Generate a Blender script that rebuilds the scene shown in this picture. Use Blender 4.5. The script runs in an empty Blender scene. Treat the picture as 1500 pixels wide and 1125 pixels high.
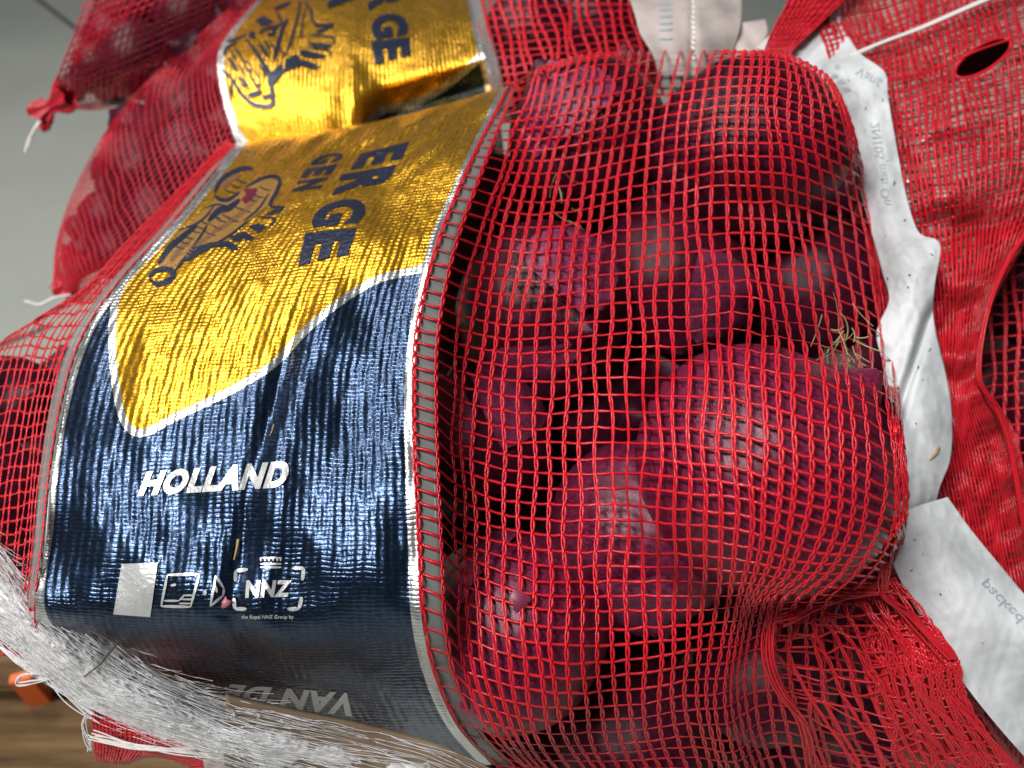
import bpy, bmesh, math, random
import numpy as np
from mathutils import Vector, Matrix, Euler
from mathutils.geometry import tessellate_polygon

random.seed(4)
RNG = np.random.default_rng(11)
scene = bpy.context.scene
COL = scene.collection

# ------------------------------------------------------------------ camera
FPX = 1133.0                      # focal length in photo pixels (1500 wide)
PITCH = math.radians(42)          # looking down at the edge of the stack
CAM = np.array([0.0, 0.0, 0.74])
cd = bpy.data.cameras.new('camera')
cam = bpy.data.objects.new('camera', cd)
COL.objects.link(cam)
cam.location = CAM
cam.rotation_euler = (math.radians(90) - PITCH, 0, 0)
cd.sensor_width = 36
cd.lens = 36 * FPX / 1500
cd.clip_start = 0.01
cd.clip_end = 100
cd.dof.use_dof = True
cd.dof.focus_distance = 0.275
cd.dof.aperture_fstop = 9.5
scene.camera = cam
scene.render.resolution_x = 1024
scene.render.resolution_y = 768

# ------------------------------------------------------------------ light
world = bpy.data.worlds.new('World')
scene.world = world
world.use_nodes = True
bg = world.node_tree.nodes['Background']
bg.inputs['Color'].default_value = (0.86, 0.93, 1.0, 1)
bg.inputs['Strength'].default_value = 0.075


def lamp(name, loc, target, sx, sy, watts, col):
    l = bpy.data.lights.new(name, 'AREA')
    l.shape = 'RECTANGLE'
    l.size, l.size_y, l.energy, l.color = sx, sy, watts, col
    o = bpy.data.objects.new(name, l)
    COL.objects.link(o)
    o.location = loc
    o.rotation_euler = (Vector(target) - Vector(loc)).to_track_quat('-Z', 'Y').to_euler()
    return o


lamp('ceiling_lamp', (-0.95, -0.42, 2.5), (-0.1, 0.25, 0.55), 0.9, 0.35, 58, (1.0, 0.98, 0.95))
lamp('ceiling_lamp', (-1.25, 1.30, 2.5), (-0.1, 0.35, 0.55), 0.7, 0.3, 22, (1.0, 0.98, 0.95))
scene.view_settings.view_transform = 'Standard'
scene.view_settings.look = 'None'
scene.view_settings.exposure = 0.15
scene.view_settings.gamma = 1
scene.cycles.max_bounces = 8
scene.cycles.transparent_max_bounces = 24

# ------------------------------------------------------------------ maths
cp, sp = math.cos(PITCH), math.sin(PITCH)
RIGHT = np.array([1.0, 0, 0]); UP = np.array([0, sp, cp]); FWD = np.array([0, cp, -sp])


def unproj(p):
    """(..., 3) array of photo x, photo y, distance along the view -> world point"""
    p = np.asarray(p, float)
    x = (p[..., 0] - 750) / FPX * p[..., 2]
    y = (562.5 - p[..., 1]) / FPX * p[..., 2]
    return CAM + x[..., None] * RIGHT + y[..., None] * UP + p[..., 2][..., None] * FWD


def cr_w(t):
    t2, t3 = t * t, t * t * t
    return np.stack([-.5 * t + t2 - .5 * t3, 1 - 2.5 * t2 + 1.5 * t3, .5 * t + 2 * t2 - 1.5 * t3, -.5 * t2 + .5 * t3], -1)


def pad(a, axis):
    a = np.moveaxis(a, axis, 0)
    a = np.concatenate([[2 * a[0] - a[1]], a, [2 * a[-1] - a[-2]]], 0)
    return np.moveaxis(a, 0, axis)


def cr1(P, t):
    """Catmull-Rom through P along axis 0 at parameters t"""
    Q = pad(P, 0); n = P.shape[0]
    i = np.clip(np.floor(t).astype(int), 0, n - 2)
    w = cr_w(t - i)
    return sum(w[:, k].reshape((-1,) + (1,) * (P.ndim - 1)) * Q[i + k] for k in range(4))


def snoise(seed, n, lo, hi):
    g = np.random.default_rng(seed)
    k = g.normal(size=(n, 2)); k /= np.linalg.norm(k, axis=1, keepdims=True)
    k *= g.uniform(lo, hi, (n, 1)) * 2 * np.pi
    ph = g.uniform(0, 6.28, n)
    def f(a, b):
        return sum(np.sin(a * k[i, 0] + b * k[i, 1] + ph[i]) for i in range(n)) / math.sqrt(n)
    return f


class Surf:
    def __init__(self, ctrl, disp=None):
        self.c = np.array(ctrl, float); self.disp = disp
        self.R, self.C = self.c.shape[:2]
        self.Q = pad(pad(self.c, 0), 1)

    def ev(self, r, c):
        r = np.asarray(r, float); c = np.asarray(c, float)
        i = np.clip(np.floor(r).astype(int), 0, self.R - 2)
        j = np.clip(np.floor(c).astype(int), 0, self.C - 2)
        wr, wc = cr_w(r - i), cr_w(c - j)
        out = 0
        for a in range(4):
            for b in range(4):
                out = out + (wr[..., a] * wc[..., b])[..., None] * self.Q[i + a, j + b]
        if self.disp is not None:
            out[..., 2] += self.disp(out[..., 0], out[..., 1])
        return out

    def look(self, px, py, rmin=0.0, rmax=None):
        """distance of the surface seen at photo points"""
        rmax = self.R - 1 if rmax is None else rmax
        px = np.asarray(px, float); py = np.asarray(py, float)
        rr, cc = np.meshgrid(np.linspace(rmin, rmax, 70), np.linspace(0, self.C - 1, 50), indexing='ij')
        g = self.ev(rr, cc)
        gx, gy, gr, gc = g[..., 0].ravel(), g[..., 1].ravel(), rr.ravel(), cc.ravel()
        r = np.empty_like(px); c = np.empty_like(px)
        for s in range(0, len(px), 400):
            q = slice(s, s + 400)
            k = np.argmin((px[q, None] - gx) ** 2 + (py[q, None] - gy) ** 2, 1)
            r[q], c[q] = gr[k], gc[k]
        e = 1e-3
        for _ in range(4):
            p = self.ev(r, c); a = (self.ev(r + e, c) - p) / e; b = (self.ev(r, c + e) - p) / e
            dx, dy = px - p[:, 0], py - p[:, 1]
            det = a[:, 0] * b[:, 1] - a[:, 1] * b[:, 0]
            det = np.where(np.abs(det) < 1e-3, 1e-3, det)
            r = np.clip(r + np.clip((dx * b[:, 1] - dy * b[:, 0]) / det, -.3, .3), rmin, rmax)
            c = np.clip(c + np.clip((a[:, 0] * dy - a[:, 1] * dx) / det, -.3, .3), -.2, self.C - .8)
        return self.ev(r, c)[:, 2]


# ------------------------------------------------------------------ object helpers
def tag(o, label=None, cat=None, group=None, kind=None):
    if label: o['label'] = label
    if cat: o['category'] = cat
    if group: o['group'] = group
    if kind: o['kind'] = kind
    return o


def empty(name, loc, label, cat, group=None):
    o = bpy.data.objects.new(name, None)
    COL.objects.link(o)
    o.location = loc; o.empty_display_size = .02
    return tag(o, label, cat, group)


def mesh_obj(name, V, F, mat, parent=None, smooth=True):
    V = np.ascontiguousarray(V, dtype=np.float64).reshape(-1, 3)
    F = np.ascontiguousarray(F, dtype=np.int32)
    me = bpy.data.meshes.new(name)
    k = F.shape[1]
    me.vertices.add(len(V)); me.vertices.foreach_set('co', V.ravel())
    me.loops.add(F.size); me.loops.foreach_set('vertex_index', F.ravel())
    me.polygons.add(len(F)); me.polygons.foreach_set('loop_start', np.arange(0, F.size, k, dtype=np.int32))
    me.update(calc_edges=True)
    me.polygons.foreach_set('use_smooth', np.full(len(F), smooth))
    if mat: me.materials.append(mat)
    o = bpy.data.objects.new(name, me)
    COL.objects.link(o)
    if parent is not None:
        o.parent = parent
        o.matrix_parent_inverse = Matrix.Translation(-Vector(parent.location))
    return o


def gridF(nr, nc, off=0):
    i, j = np.meshgrid(np.arange(nr - 1), np.arange(nc - 1), indexing='ij')
    a = (i * nc + j).ravel() + off
    return np.stack([a, a + 1, a + nc + 1, a + nc], 1)


def tubes(P, Nn, w, h, m=4):
    """P (S,K,3) polylines, Nn normals, w half width, h half height (arrays or numbers)"""
    S, K = P.shape[:2]
    T = np.gradient(P, axis=1)
    T /= np.linalg.norm(T, axis=2, keepdims=True) + 1e-12
    B = np.cross(T, Nn); B /= np.linalg.norm(B, axis=2, keepdims=True) + 1e-12
    N2 = np.cross(B, T)
    w = np.broadcast_to(w, (S, K)); h = np.broadcast_to(h, (S, K))
    a = np.arange(m) * 2 * np.pi / m
    V = P[:, :, None] + B[:, :, None] * (w[..., None] * np.cos(a))[..., None] + N2[:, :, None] * (h[..., None] * np.sin(a))[..., None]
    s, k, q = np.meshgrid(np.arange(S), np.arange(K - 1), np.arange(m), indexing='ij')
    base = (s * K + k) * m
    q2 = (q + 1) % m
    F = np.stack([base + q, base + q2, base + m + q2, base + m + q], -1).reshape(-1, 4)
    return V.reshape(-1, 3), F


def join(parts):
    V, F, o = [], [], 0
    for v, f in parts:
        V.append(v); F.append(f + o); o += len(v)
    return np.concatenate(V), np.concatenate(F)


# ------------------------------------------------------------------ materials
def mat(name, base=(.5, .5, .5), rough=.5, metal=0., coat=0., spec=.5, alpha=1., trans=0., sss=0.):
    m = bpy.data.materials.new(name); m.use_nodes = True
    b = m.node_tree.nodes['Principled BSDF']
    b.inputs['Base Color'].default_value = (*base, 1)
    b.inputs['Roughness'].default_value = rough
    b.inputs['Metallic'].default_value = metal
    b.inputs['Coat Weight'].default_value = coat
    b.inputs['Coat Roughness'].default_value = .22
    b.inputs['Specular IOR Level'].default_value = spec
    b.inputs['Alpha'].default_value = alpha
    b.inputs['Subsurface Weight'].default_value = sss
    return m


class NT:
    def __init__(self, m):
        self.t = m.node_tree; self.b = self.t.nodes['Principled BSDF']

    def n(self, typ, **kw):
        x = self.t.nodes.new(typ)
        for k, v in kw.items(): setattr(x, k, v)
        return x

    def l(self, a, b): self.t.links.new(a, b)

    def math(self, op, a, b=None, c=None):
        x = self.n('ShaderNodeMath', operation=op)
        for i, v in enumerate((a, b, c)):
            if v is None: continue
            if isinstance(v, (int, float)): x.inputs[i].default_value = v
            else: self.l(v, x.inputs[i])
        return x.outputs[0]

    def noise(self, vec, scale, detail=3., rough=.55):
        x = self.n('ShaderNodeTexNoise')
        x.inputs['Scale'].default_value = scale; x.inputs['Detail'].default_value = detail
        x.inputs['Roughness'].default_value = rough
        if vec is not None: self.l(vec, x.inputs['Vector'])
        return x.outputs['Fac']

    def ramp(self, fac, stops):
        x = self.n('ShaderNodeValToRGB'); self.l(fac, x.inputs[0])
        e = x.color_ramp.elements
        while len(e) < len(stops): e.new(.5)
        for s, (p, c) in zip(e, stops): s.position = p; s.color = (*c, 1)
        return x.outputs[0]

    def mix(self, fac, a, b):
        x = self.n('ShaderNodeMix', data_type='RGBA')
        for s, v in ((0, fac), (6, a), (7, b)):
            if isinstance(v, (int, float)): x.inputs[s].default_value = v
            elif isinstance(v, tuple): x.inputs[s].default_value = (*v, 1)
            else: self.l(v, x.inputs[s])
        return x.outputs[2]

    def bump(self, h, strength, dist):
        x = self.n('ShaderNodeBump'); x.inputs['Strength'].default_value = strength
        x.inputs['Distance'].default_value = dist
        self.l(h, x.inputs['Height']); self.l(x.outputs[0], self.b.inputs['Normal']); self.l(x.outputs[0], self.b.inputs['Coat Normal'])

    def coord(self, out='Object'): return self.n('ShaderNodeTexCoord').outputs[out]

    def mapr(self, v, a, b, c=0., d=1.):
        x = self.n('ShaderNodeMapRange'); self.l(v, x.inputs[0])
        for i, q in enumerate((a, b, c, d)): x.inputs[i + 1].default_value = q
        return x.outputs[0]


def red_plastic(name, base, rough=.36):
    m = mat(name, base, rough, spec=.5)
    t = NT(m); co = t.coord()
    t.l(t.mix(t.noise(co, 180, 2), tuple(c * .8 for c in base), tuple(min(1, c * 1.18) for c in base)), t.b.inputs['Base Color'])
    t.bump(t.noise(co, 1500, 3), .5, .0004)
    return m


M_NET = red_plastic('red_net_plastic', (.66, .015, .029), .26)
M_NET2 = red_plastic('red_net_plastic_rear', (.60, .016, .034))


def weave_height(t, u, v):
    """tape weave of the foil, u and v in millimetres"""
    uv = t.n('ShaderNodeUVMap').outputs[0]
    wob = t.math('MULTIPLY', t.noise(uv, .12, 3), 4.0)
    r = t.math('SINE', t.math('ADD', t.math('MULTIPLY', u, 2 * math.pi / 2.9), wob))
    s = t.math('SINE', t.math('ADD', t.math('MULTIPLY', v, 2 * math.pi / 3.1), t.math('MULTIPLY', wob, 1.3)))
    amp = t.mapr(t.noise(uv, .07, 3), .3, .6, .45, 1.1)
    rib = t.math('MULTIPLY', t.math('ADD', t.math('MULTIPLY', r, .34), t.math('MULTIPLY', t.math('POWER', t.math('ABSOLUTE', s), 6.), .42)), amp)
    fine = t.math('MULTIPLY', t.noise(uv, .55, 3, .5), .9)
    big = t.math('MULTIPLY', t.noise(uv, .07, 2, .5), 5.5)
    return t.math('ADD', t.math('ADD', rib, fine), big)


def foil_material():
    m = mat('printed_foil', metal=.92, rough=.27, coat=.4)
    t = NT(m)
    uv = t.n('ShaderNodeSeparateXYZ'); t.l(t.n('ShaderNodeUVMap').outputs[0], uv.inputs[0])
    sd = t.n('ShaderNodeAttribute', attribute_name='print_distance').outputs['Fac']
    ed = t.n('ShaderNodeAttribute', attribute_name='edge_distance').outputs['Fac']
    uvo = t.n('ShaderNodeUVMap').outputs[0]
    wear = t.noise(uvo, .5, 4)
    yel = t.mix(wear, (.70, .34, .010), (.82, .44, .018))
    navy = t.mix(wear, (.012, .027, .066), (.034, .068, .135))
    silver = t.mix(t.noise(uvo, 1.5, 3), (.48, .50, .50), (.80, .82, .82))
    jag = t.math('MULTIPLY', t.math('SUBTRACT', t.noise(uvo, 1.2, 2), .5), 3.)
    sdj = t.math('ADD', sd, jag)
    inside = t.math('LESS_THAN', sdj, 0.)
    rim = t.math('LESS_THAN', t.math('ABSOLUTE', t.math('SUBTRACT', sdj, 5.5)), 5.5)
    c = t.mix(inside, navy, yel)
    c = t.mix(rim, c, silver)
    c = t.mix(t.math('LESS_THAN', t.math('ADD', ed, t.math('MULTIPLY', jag, .5)), 13.), c, silver)
    t.l(c, t.b.inputs['Base Color'])
    t.l(t.mapr(wear, .3, .75, .24, .38), t.b.inputs['Roughness'])
    t.bump(weave_height(t, uv.outputs[0], uv.outputs[1]), .95, .00026)
    return m


M_FOIL = foil_material()


def ink(name, base, metal=.5, rough=.4):
    m = mat(name, base, rough, metal)
    t = NT(m); co = t.coord()
    t.l(t.mix(t.noise(co, 900, 3), tuple(c * .7 for c in base), base), t.b.inputs['Base Color'])
    t.bump(t.noise(co, 420, 3), .8, .0006)
    return m


M_INK = ink('navy_ink', (.012, .02, .05), .35, .38)
M_INKW = ink('white_ink', (.84, .86, .86), .55, .38)
M_INKB = ink('brown_ink', (.24, .11, .04), .3, .4)
M_INKM = ink('maroon_ink', (.16, .01, .03), .3, .4)
M_INKG = ink('grey_ink', (.40, .46, .50), 0, .5)
M_INKK = ink('black_ink', (.03, .025, .025), 0, .6)


def onion_material(name, a, b, c):
    m = mat(name, rough=.3, coat=.08, spec=.24)
    t = NT(m); co = t.coord()
    s = t.n('ShaderNodeSeparateXYZ'); t.l(co, s.inputs[0])
    ang = t.math('ARCTAN2', s.outputs[1], s.outputs[0])
    cv = t.n('ShaderNodeCombineXYZ')
    t.l(t.math('COSINE', ang), cv.inputs[0]); t.l(t.math('SINE', ang), cv.inputs[1])
    t.l(t.math('MULTIPLY', s.outputs[2], 9.), cv.inputs[2])
    info = t.n('ShaderNodeObjectInfo').outputs['Random']
    ad = t.n('ShaderNodeVectorMath', operation='ADD'); t.l(cv.outputs[0], ad.inputs[0])
    sc = t.n('ShaderNodeCombineXYZ'); t.l(t.math('MULTIPLY', info, 37.), sc.inputs[0]); t.l(sc.outputs[0], ad.inputs[1])
    streak = t.noise(ad.outputs[0], 14, 5, .65)
    patch = t.noise(co, 32, 4)
    col = t.ramp(t.math('ADD', t.math('MULTIPLY', streak, .65), t.math('MULTIPLY', patch, .35)), [(.3, a), (.5, b), (.72, c)])
    t.l(col, t.b.inputs['Base Color'])
    t.l(t.mapr(patch, .3, .7, .27, .40), t.b.inputs['Roughness'])
    t.bump(t.math('ADD', t.math('MULTIPLY', streak, 1.2), t.noise(co, 220, 3)), .2, .0008)
    return m


M_ONION = onion_material('red_onion_skin', (.02, .002, .006), (.06, .005, .018), (.14, .025, .055))
M_ONION2 = onion_material('magenta_onion_skin', (.05, .003, .016), (.15, .010, .042), (.30, .055, .12))
M_ONION2.node_tree.nodes['Principled BSDF'].inputs['Coat Weight'].default_value = .5
M_SKIN = onion_material('dry_onion_skin', (.10, .012, .035), (.22, .03, .09), (.36, .12, .2))
M_STRAW = mat('straw', (.36, .24, .10), .7)
M_TWIG = mat('dark_twig', (.07, .045, .025), .7)


def paper_material(name, base, rough=.35):
    m = mat(name, base, rough)
    t = NT(m); co = t.coord()
    c = t.mix(t.mapr(t.noise(co, 30, 5, .65), .42, .68), base, tuple(x * .6 for x in base))
    dirt = t.mapr(t.noise(co, 260, 4, .7), .685, .72)
    t.l(t.mix(dirt, c, (.10, .08, .08)), t.b.inputs['Base Color'])
    t.bump(t.math('ADD', t.noise(co, 40, 2), t.math('MULTIPLY', t.noise(co, 500, 2), .04)), .1, .003)
    return m


M_PAPER = paper_material('white_label_film', (.62, .64, .66), .55)
M_PAPER2 = paper_material('cream_label_paper', (.46, .40, .38), .6)
M_FILM = mat('clear_film', (.30, .31, .30), .2, alpha=.42)
M_BACKFILM = mat('pinkish_film', (.50, .34, .32), .2, coat=.8)
tt = NT(M_BACKFILM); tt.bump(tt.noise(tt.coord(), 60, 3), .5, .004)
M_THREAD = mat('white_thread', (.93, .93, .94), .3, spec=.6)
_t = M_THREAD.node_tree
_tr = _t.nodes.new('ShaderNodeBsdfTranslucent'); _tr.inputs[0].default_value = (.9, .9, .92, 1)
_mx = _t.nodes.new('ShaderNodeMixShader'); _mx.inputs[0].default_value = .3
_t.links.new(_t.nodes['Principled BSDF'].outputs[0], _mx.inputs[1]); _t.links.new(_tr.outputs[0], _mx.inputs[2])
_t.links.new(_mx.outputs[0], _t.nodes['Material Output'].inputs[0])
M_CORD = mat('white_cord', (.78, .74, .72), .7)


def wood_material():
    m = mat('rough_wood', rough=.8, spec=.2)
    t = NT(m); co = t.coord()
    mp = t.n('ShaderNodeMapping'); mp.inputs['Scale'].default_value = (4, 60, 60); t.l(co, mp.inputs[0])
    n = t.noise(mp.outputs[0], 1.2, 6, .7)
    t.l(t.ramp(n, [(.3, (.04, .022, .01)), (.5, (.12, .07, .03)), (.72, (.22, .14, .07))]), t.b.inputs['Base Color'])
    t.bump(n, .6, .004)
    return m


M_WOOD = wood_material()


def floor_material():
    m = mat('grey_floor', rough=.45, spec=.3)
    t = NT(m); co = t.coord()
    n = t.math('ADD', t.math('MULTIPLY', t.noise(co, 3, 5), .6), t.math('MULTIPLY', t.noise(co, 160, 3), .4))
    t.l(t.ramp(n, [(.3, (.36, .38, .34)), (.7, (.47, .49, .445))]), t.b.inputs['Base Color'])
    return m


M_FLOOR = floor_material()
M_JOINT = mat('joint_filler', (.09, .09, .085), .8)
M_ORANGE = mat('orange_plastic', (.85, .16, .03), .5)

# ------------------------------------------------------------------ setting
def sheet(name, ctrl, n, m, material, parent=None, thick=0.0, disp=None):
    s = Surf(ctrl, disp)
    rr, cc = np.meshgrid(np.linspace(0, s.R - 1, n), np.linspace(0, s.C - 1, m), indexing='ij')
    o = mesh_obj(name, unproj(s.ev(rr, cc)).reshape(-1, 3), gridF(n, m), material, parent)
    if thick:
        md = o.modifiers.new('thickness', 'SOLIDIFY'); md.thickness = thick; md.offset = 0
    return o, s


def box(name, c, size, material, parent=None, rz=0.):
    x, y, z = [q / 2 for q in size]
    bm = bmesh.new(); bmesh.ops.create_cube(bm, size=1)
    for v in bm.verts: v.co = Vector((v.co.x * size[0], v.co.y * size[1], v.co.z * size[2]))
    bmesh.ops.bevel(bm, geom=bm.edges[:], offset=min(size) * .12, segments=2, affect='EDGES')
    me = bpy.data.meshes.new(name); bm.to_mesh(me); bm.free()
    me.materials.append(material)
    o = bpy.data.objects.new(name, me); COL.objects.link(o)
    o.location = c; o.rotation_euler = (0, 0, rz)
    if parent is not None:
        o.parent = parent; o.matrix_parent_inverse = Matrix.Translation(-Vector(parent.location))
    return o


fl = mesh_obj('floor', [(-12, -8, 0), (12, -8, 0), (12, 16, 0), (-12, 16, 0)], [[0, 1, 2, 3]], M_FLOOR)
tag(fl, kind='structure')


def on_floor(px, py, z=0.0):
    d = unproj(np.array([px, py, 1.0])) - CAM
    return CAM + d * ((z - CAM[2]) / d[2])


def joint(a, b, w):
    A, B = on_floor(*a, z=.004), on_floor(*b, z=.004)
    t = (B - A) / np.linalg.norm(B - A); s = np.array([-t[1], t[0], 0]) * w / 2
    A = A - t * 1.0; B = B + t * .03
    o = mesh_obj('floor_joint', [A - s, B - s, B + s, A + s], [[0, 1, 2, 3]], M_JOINT, fl)
    return o


joint((58, 0), (112, 42), .014)
joint((-40, 520), (44, 487), .007)

pal = empty('wooden_pallet', (-.3, .35, 0), 'worn brown wooden pallet under the stack of onion bags', 'pallet')
ZP = .147
for i, (y, wdt, zz) in enumerate([(.215, .145, 0), (.345, .10, 0), (.47, .10, 0), (.60, .10, 0)]):
    box('deck_board', (-.15, y, ZP - .011 + zz), (1.16, wdt, .022), M_WOOD, pal)
for x in (-.64, -.15, .36):
    for y in (.215, .40, .60):
        box('block', (x, y, ZP - .022 - .039 - .0005), (.10, .1, .078), M_WOOD, pal)
    box('bottom_board', (x, .405, .022), (.1, .5, .044), M_WOOD, pal)

# ------------------------------------------------------------------ onions
def onion_mesh(name, seed, neck=.24, flat=.9):
    g = np.random.default_rng(seed)
    nr, nc = 40, 56
    th = np.linspace(0, np.pi, nr)[:, None]; ph = np.arange(nc)[None] * 2 * np.pi / nc
    r = 1 + .02 * np.sin(2 * ph + g.uniform(0, 6)) + .012 * np.sin(5 * ph + g.uniform(0, 6)) * np.sin(th) + .006 * np.sin(13 * ph + g.uniform(0, 6))
    rad = np.sin(th) ** .92 * r
    z = np.cos(th) * flat
    t = np.clip((.42 - th) / .42, 0, 1)
    z = z + t ** 2 * neck
    rad = rad * (1 - .25 * t) + .035 * t
    b = np.clip((th - (np.pi - .35)) / .35, 0, 1)
    z = z + b ** 2 * .07
    V = np.stack([rad * np.cos(ph), rad * np.sin(ph), z + 0 * ph], -1).reshape(-1, 3)
    i, j = np.meshgrid(np.arange(nr - 1), np.arange(nc), indexing='ij')
    j2 = (j + 1) % nc
    F = np.stack([i * nc + j, (i + 1) * nc + j, (i + 1) * nc + j2, i * nc + j2], -1).reshape(-1, 4)
    return V, F


def flake_mesh(seed):
    g = np.random.default_rng(seed)
    n, m = 14, 10
    th = np.linspace(.22, 1.25, n)[:, None]; ph = (np.linspace(-.5, .5, m)[None] * (1 + .5 * np.sin(th * 2)) + g.uniform(0, 6))
    lift = 1.025 + .12 * np.clip((.6 - th), 0, 1) ** 1.2 * 2 + .02 * np.sin(ph * 9 + th * 7)
    lift = lift + .012 * g.normal(size=(n, m))
    V = np.stack([lift * np.sin(th) * np.cos(ph), lift * np.sin(th) * np.sin(ph), lift * np.cos(th) * .92 + .05], -1)
    return V.reshape(-1, 3), gridF(n, m)


PROTO = [onion_mesh('bulb', s, n, f) for s, n, f in ((1, .22, .92), (2, .3, .86), (3, .18, .96))]
BULB = []
for k, (v, f) in enumerate(PROTO):
    o = mesh_obj('bulb', v, f, M_ONION); BULB.append(o.data); bpy.data.objects.remove(o)
FLAKES = []
for s in (1, 2, 3):
    o = mesh_obj('dry_skin', *flake_mesh(s), M_SKIN); FLAKES.append(o.data); bpy.data.objects.remove(o)


def onion(px, py, d, r, axis, label, group=None, detail=0, skin=None):
    """axis: direction of the neck as photo right, photo up, towards the camera"""
    c = unproj(np.array([px, py, d]))
    ax = Vector(axis[0] * RIGHT + axis[1] * UP - axis[2] * FWD).normalized()
    e = empty('red_onion', c, label, 'onion', group)
    q = ax.to_track_quat('Z', 'Y') @ Euler((0, 0, random.uniform(0, 6.28))).to_quaternion()
    e.rotation_mode = 'QUATERNION'; e.rotation_quaternion = q
    e.scale = (r * .97,) * 3
    kids = [('bulb', random.choice(BULB))]
    if detail: kids += [('dry_skin', random.choice(FLAKES)) for _ in range(detail)]
    for nm, me in kids:
        k = bpy.data.objects.new(nm, me); COL.objects.link(k); k.parent = e
        if nm == 'bulb' and skin: k.material_slots[0].link = 'OBJECT'; k.material_slots[0].material = skin
        if nm == 'dry_skin': k.rotation_euler = (0, 0, random.uniform(0, 6.28))
    return (px, py, d, r)


def sphere_limit(P, balls, gap=.0018):
    """nearest allowed distance for net points lying over onions"""
    lim = np.full(P.shape[:-1], 9.)
    dx, dy = (P[..., 0] - 750) / FPX, (562.5 - P[..., 1]) / FPX
    a = dx * dx + dy * dy + 1
    for (px, py, d, r) in balls:
        r = r + gap
        cx, cy = (px - 750) / FPX * d, (562.5 - py) / FPX * d
        b = dx * cx + dy * cy + d
        disc = b * b - a * (cx * cx + cy * cy + d * d - r * r)
        t = (b - np.sqrt(np.maximum(disc, 0))) / a
        lim = np.where(disc > 0, np.minimum(lim, t), lim)
    return lim


# ------------------------------------------------------------------ nets
def net(name, ctrl, cpos, rpos, parent, balls=(), fine=True, jit=.22, seed=1, wr=.00062, ww=.00062, material=None, relax=14, pull=.16, fix=1):
    s = Surf(ctrl)
    g = np.random.default_rng(seed)
    rr, cc = np.meshgrid(rpos, cpos, indexing='ij')
    nr, nc = rr.shape
    dr, dc = np.gradient(rr, axis=0), np.gradient(cc, axis=1)
    # every warp wanders along its length, every weft a little too
    f1, f2 = snoise(seed, 9, .05, .22), snoise(seed + 5, 9, .05, .2)
    jj, ii = np.meshgrid(np.arange(nr), np.arange(nc), indexing='ij')
    own = np.cumsum(g.normal(size=(nr, nc)), 0)
    own -= np.array([np.convolve(own[:, k], np.ones(9) / 9, 'same') for k in range(nc)]).T
    cc2 = cc + dc * jit * (f1(jj * .8, ii * 2.1) * .8 + .10 * own)
    rr2 = rr + dr * jit * (.55 * f2(jj * 1.7, ii * .9) + .22 * g.normal(size=rr.shape))
    edge = (ii < fix)
    cc2 = np.where(edge, cc, cc2)
    P = s.ev(np.clip(rr2, 0, s.R - 1), np.clip(cc2, 0, s.C - 1))
    if balls:
        lim = sphere_limit(P, balls)
        d0 = P[..., 2].copy(); d = np.minimum(d0, lim)
        for _ in range(relax):
            q = np.pad(d, 1, mode='edge')
            av = (q[:-2, 1:-1] + q[2:, 1:-1] + q[1:-1, :-2] + q[1:-1, 2:]) / 4
            d = .4 * d + .6 * av
            d += pull * (d0 - d)
            d = np.minimum(d, lim)
            d[:, :fix] = d0[:, :fix]
        P[..., 2] = d
    W = unproj(P)
    tr, tc = np.gradient(W, axis=0), np.gradient(W, axis=1)
    N = np.cross(tc, tr); N /= np.linalg.norm(N, axis=2, keepdims=True) + 1e-12
    view = CAM - W
    N *= np.sign((N * view).sum(-1, keepdims=True) + 1e-9)
    parts = []
    kw = 6 if fine else 3
    # wefts: flat tapes
    t = np.linspace(0, nc - 1, (nc - 1) * kw + 1)
    A = np.moveaxis(cr1(np.moveaxis(W, 1, 0), t), 0, 1)
    An = np.moveaxis(cr1(np.moveaxis(N, 1, 0), t), 0, 1)
    sag = np.sin(np.pi * (t % 1))[None, :, None]
    if fine:
        A = A + sag * UP * -.0002 * g.uniform(-1, 2.5, (nr, 1, 1))
        tw = .00052 * (1 + .16 * np.sin(t[None] * 5 + g.uniform(0, 6, (nr, 1))))
        tilt = .5 * np.sin(t * .9 + g.uniform(0, 6, (nr, 1)))[..., None] * 0.35
        An = An + tilt * np.gradient(A, axis=1) * 0 + tilt * UP
        parts.append(tubes(A, An, tw * wr / .00062, .00009, 4))
    else:
        parts.append(tubes(A, An, wr, wr * .5, 4))
    # warps: two threads knitted round each other
    t = np.linspace(0, nr - 1, (nr - 1) * kw + 1)
    Bp = np.swapaxes(cr1(W, t), 0, 1); Bn = np.swapaxes(cr1(N, t), 0, 1)
    if fine:
        T = np.gradient(Bp, axis=1); T /= np.linalg.norm(T, axis=2, keepdims=True)
        side = np.cross(T, Bn)
        for sgn in (-1, 1):
            off = (sgn * .00050 * np.sin(np.pi * t) * np.where((t.astype(int)) % 2, -1, 1) * 0 + sgn * .00042 * np.abs(np.sin(np.pi * t)) + sgn * .00016)[None, :, None]
            hgt = (.00026 + .00016 * np.sin(np.pi * t * 2 + sgn * 1.4))[None, :, None]
            wd = .00046 * (1 + .25 * np.sin(2 * np.pi * t + sgn))[None]
            parts.append(tubes(Bp + side * off + Bn * hgt, Bn, wd * ww / .00062, .00022, 5))
        # the small knot at each crossing
    else:
        parts.append(tubes(Bp + Bn * wr * .6, Bn, ww, ww * .6, 4))
    V, F = join(parts)
    return mesh_obj(name, V, F, material or M_NET, parent)


def spaced(widths):
    """strand positions: number of strands in each control interval"""
    out = []
    for i, n in enumerate(widths):
        out += list(i + np.arange(n) / n)
    return np.array(out + [len(widths)])


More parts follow.
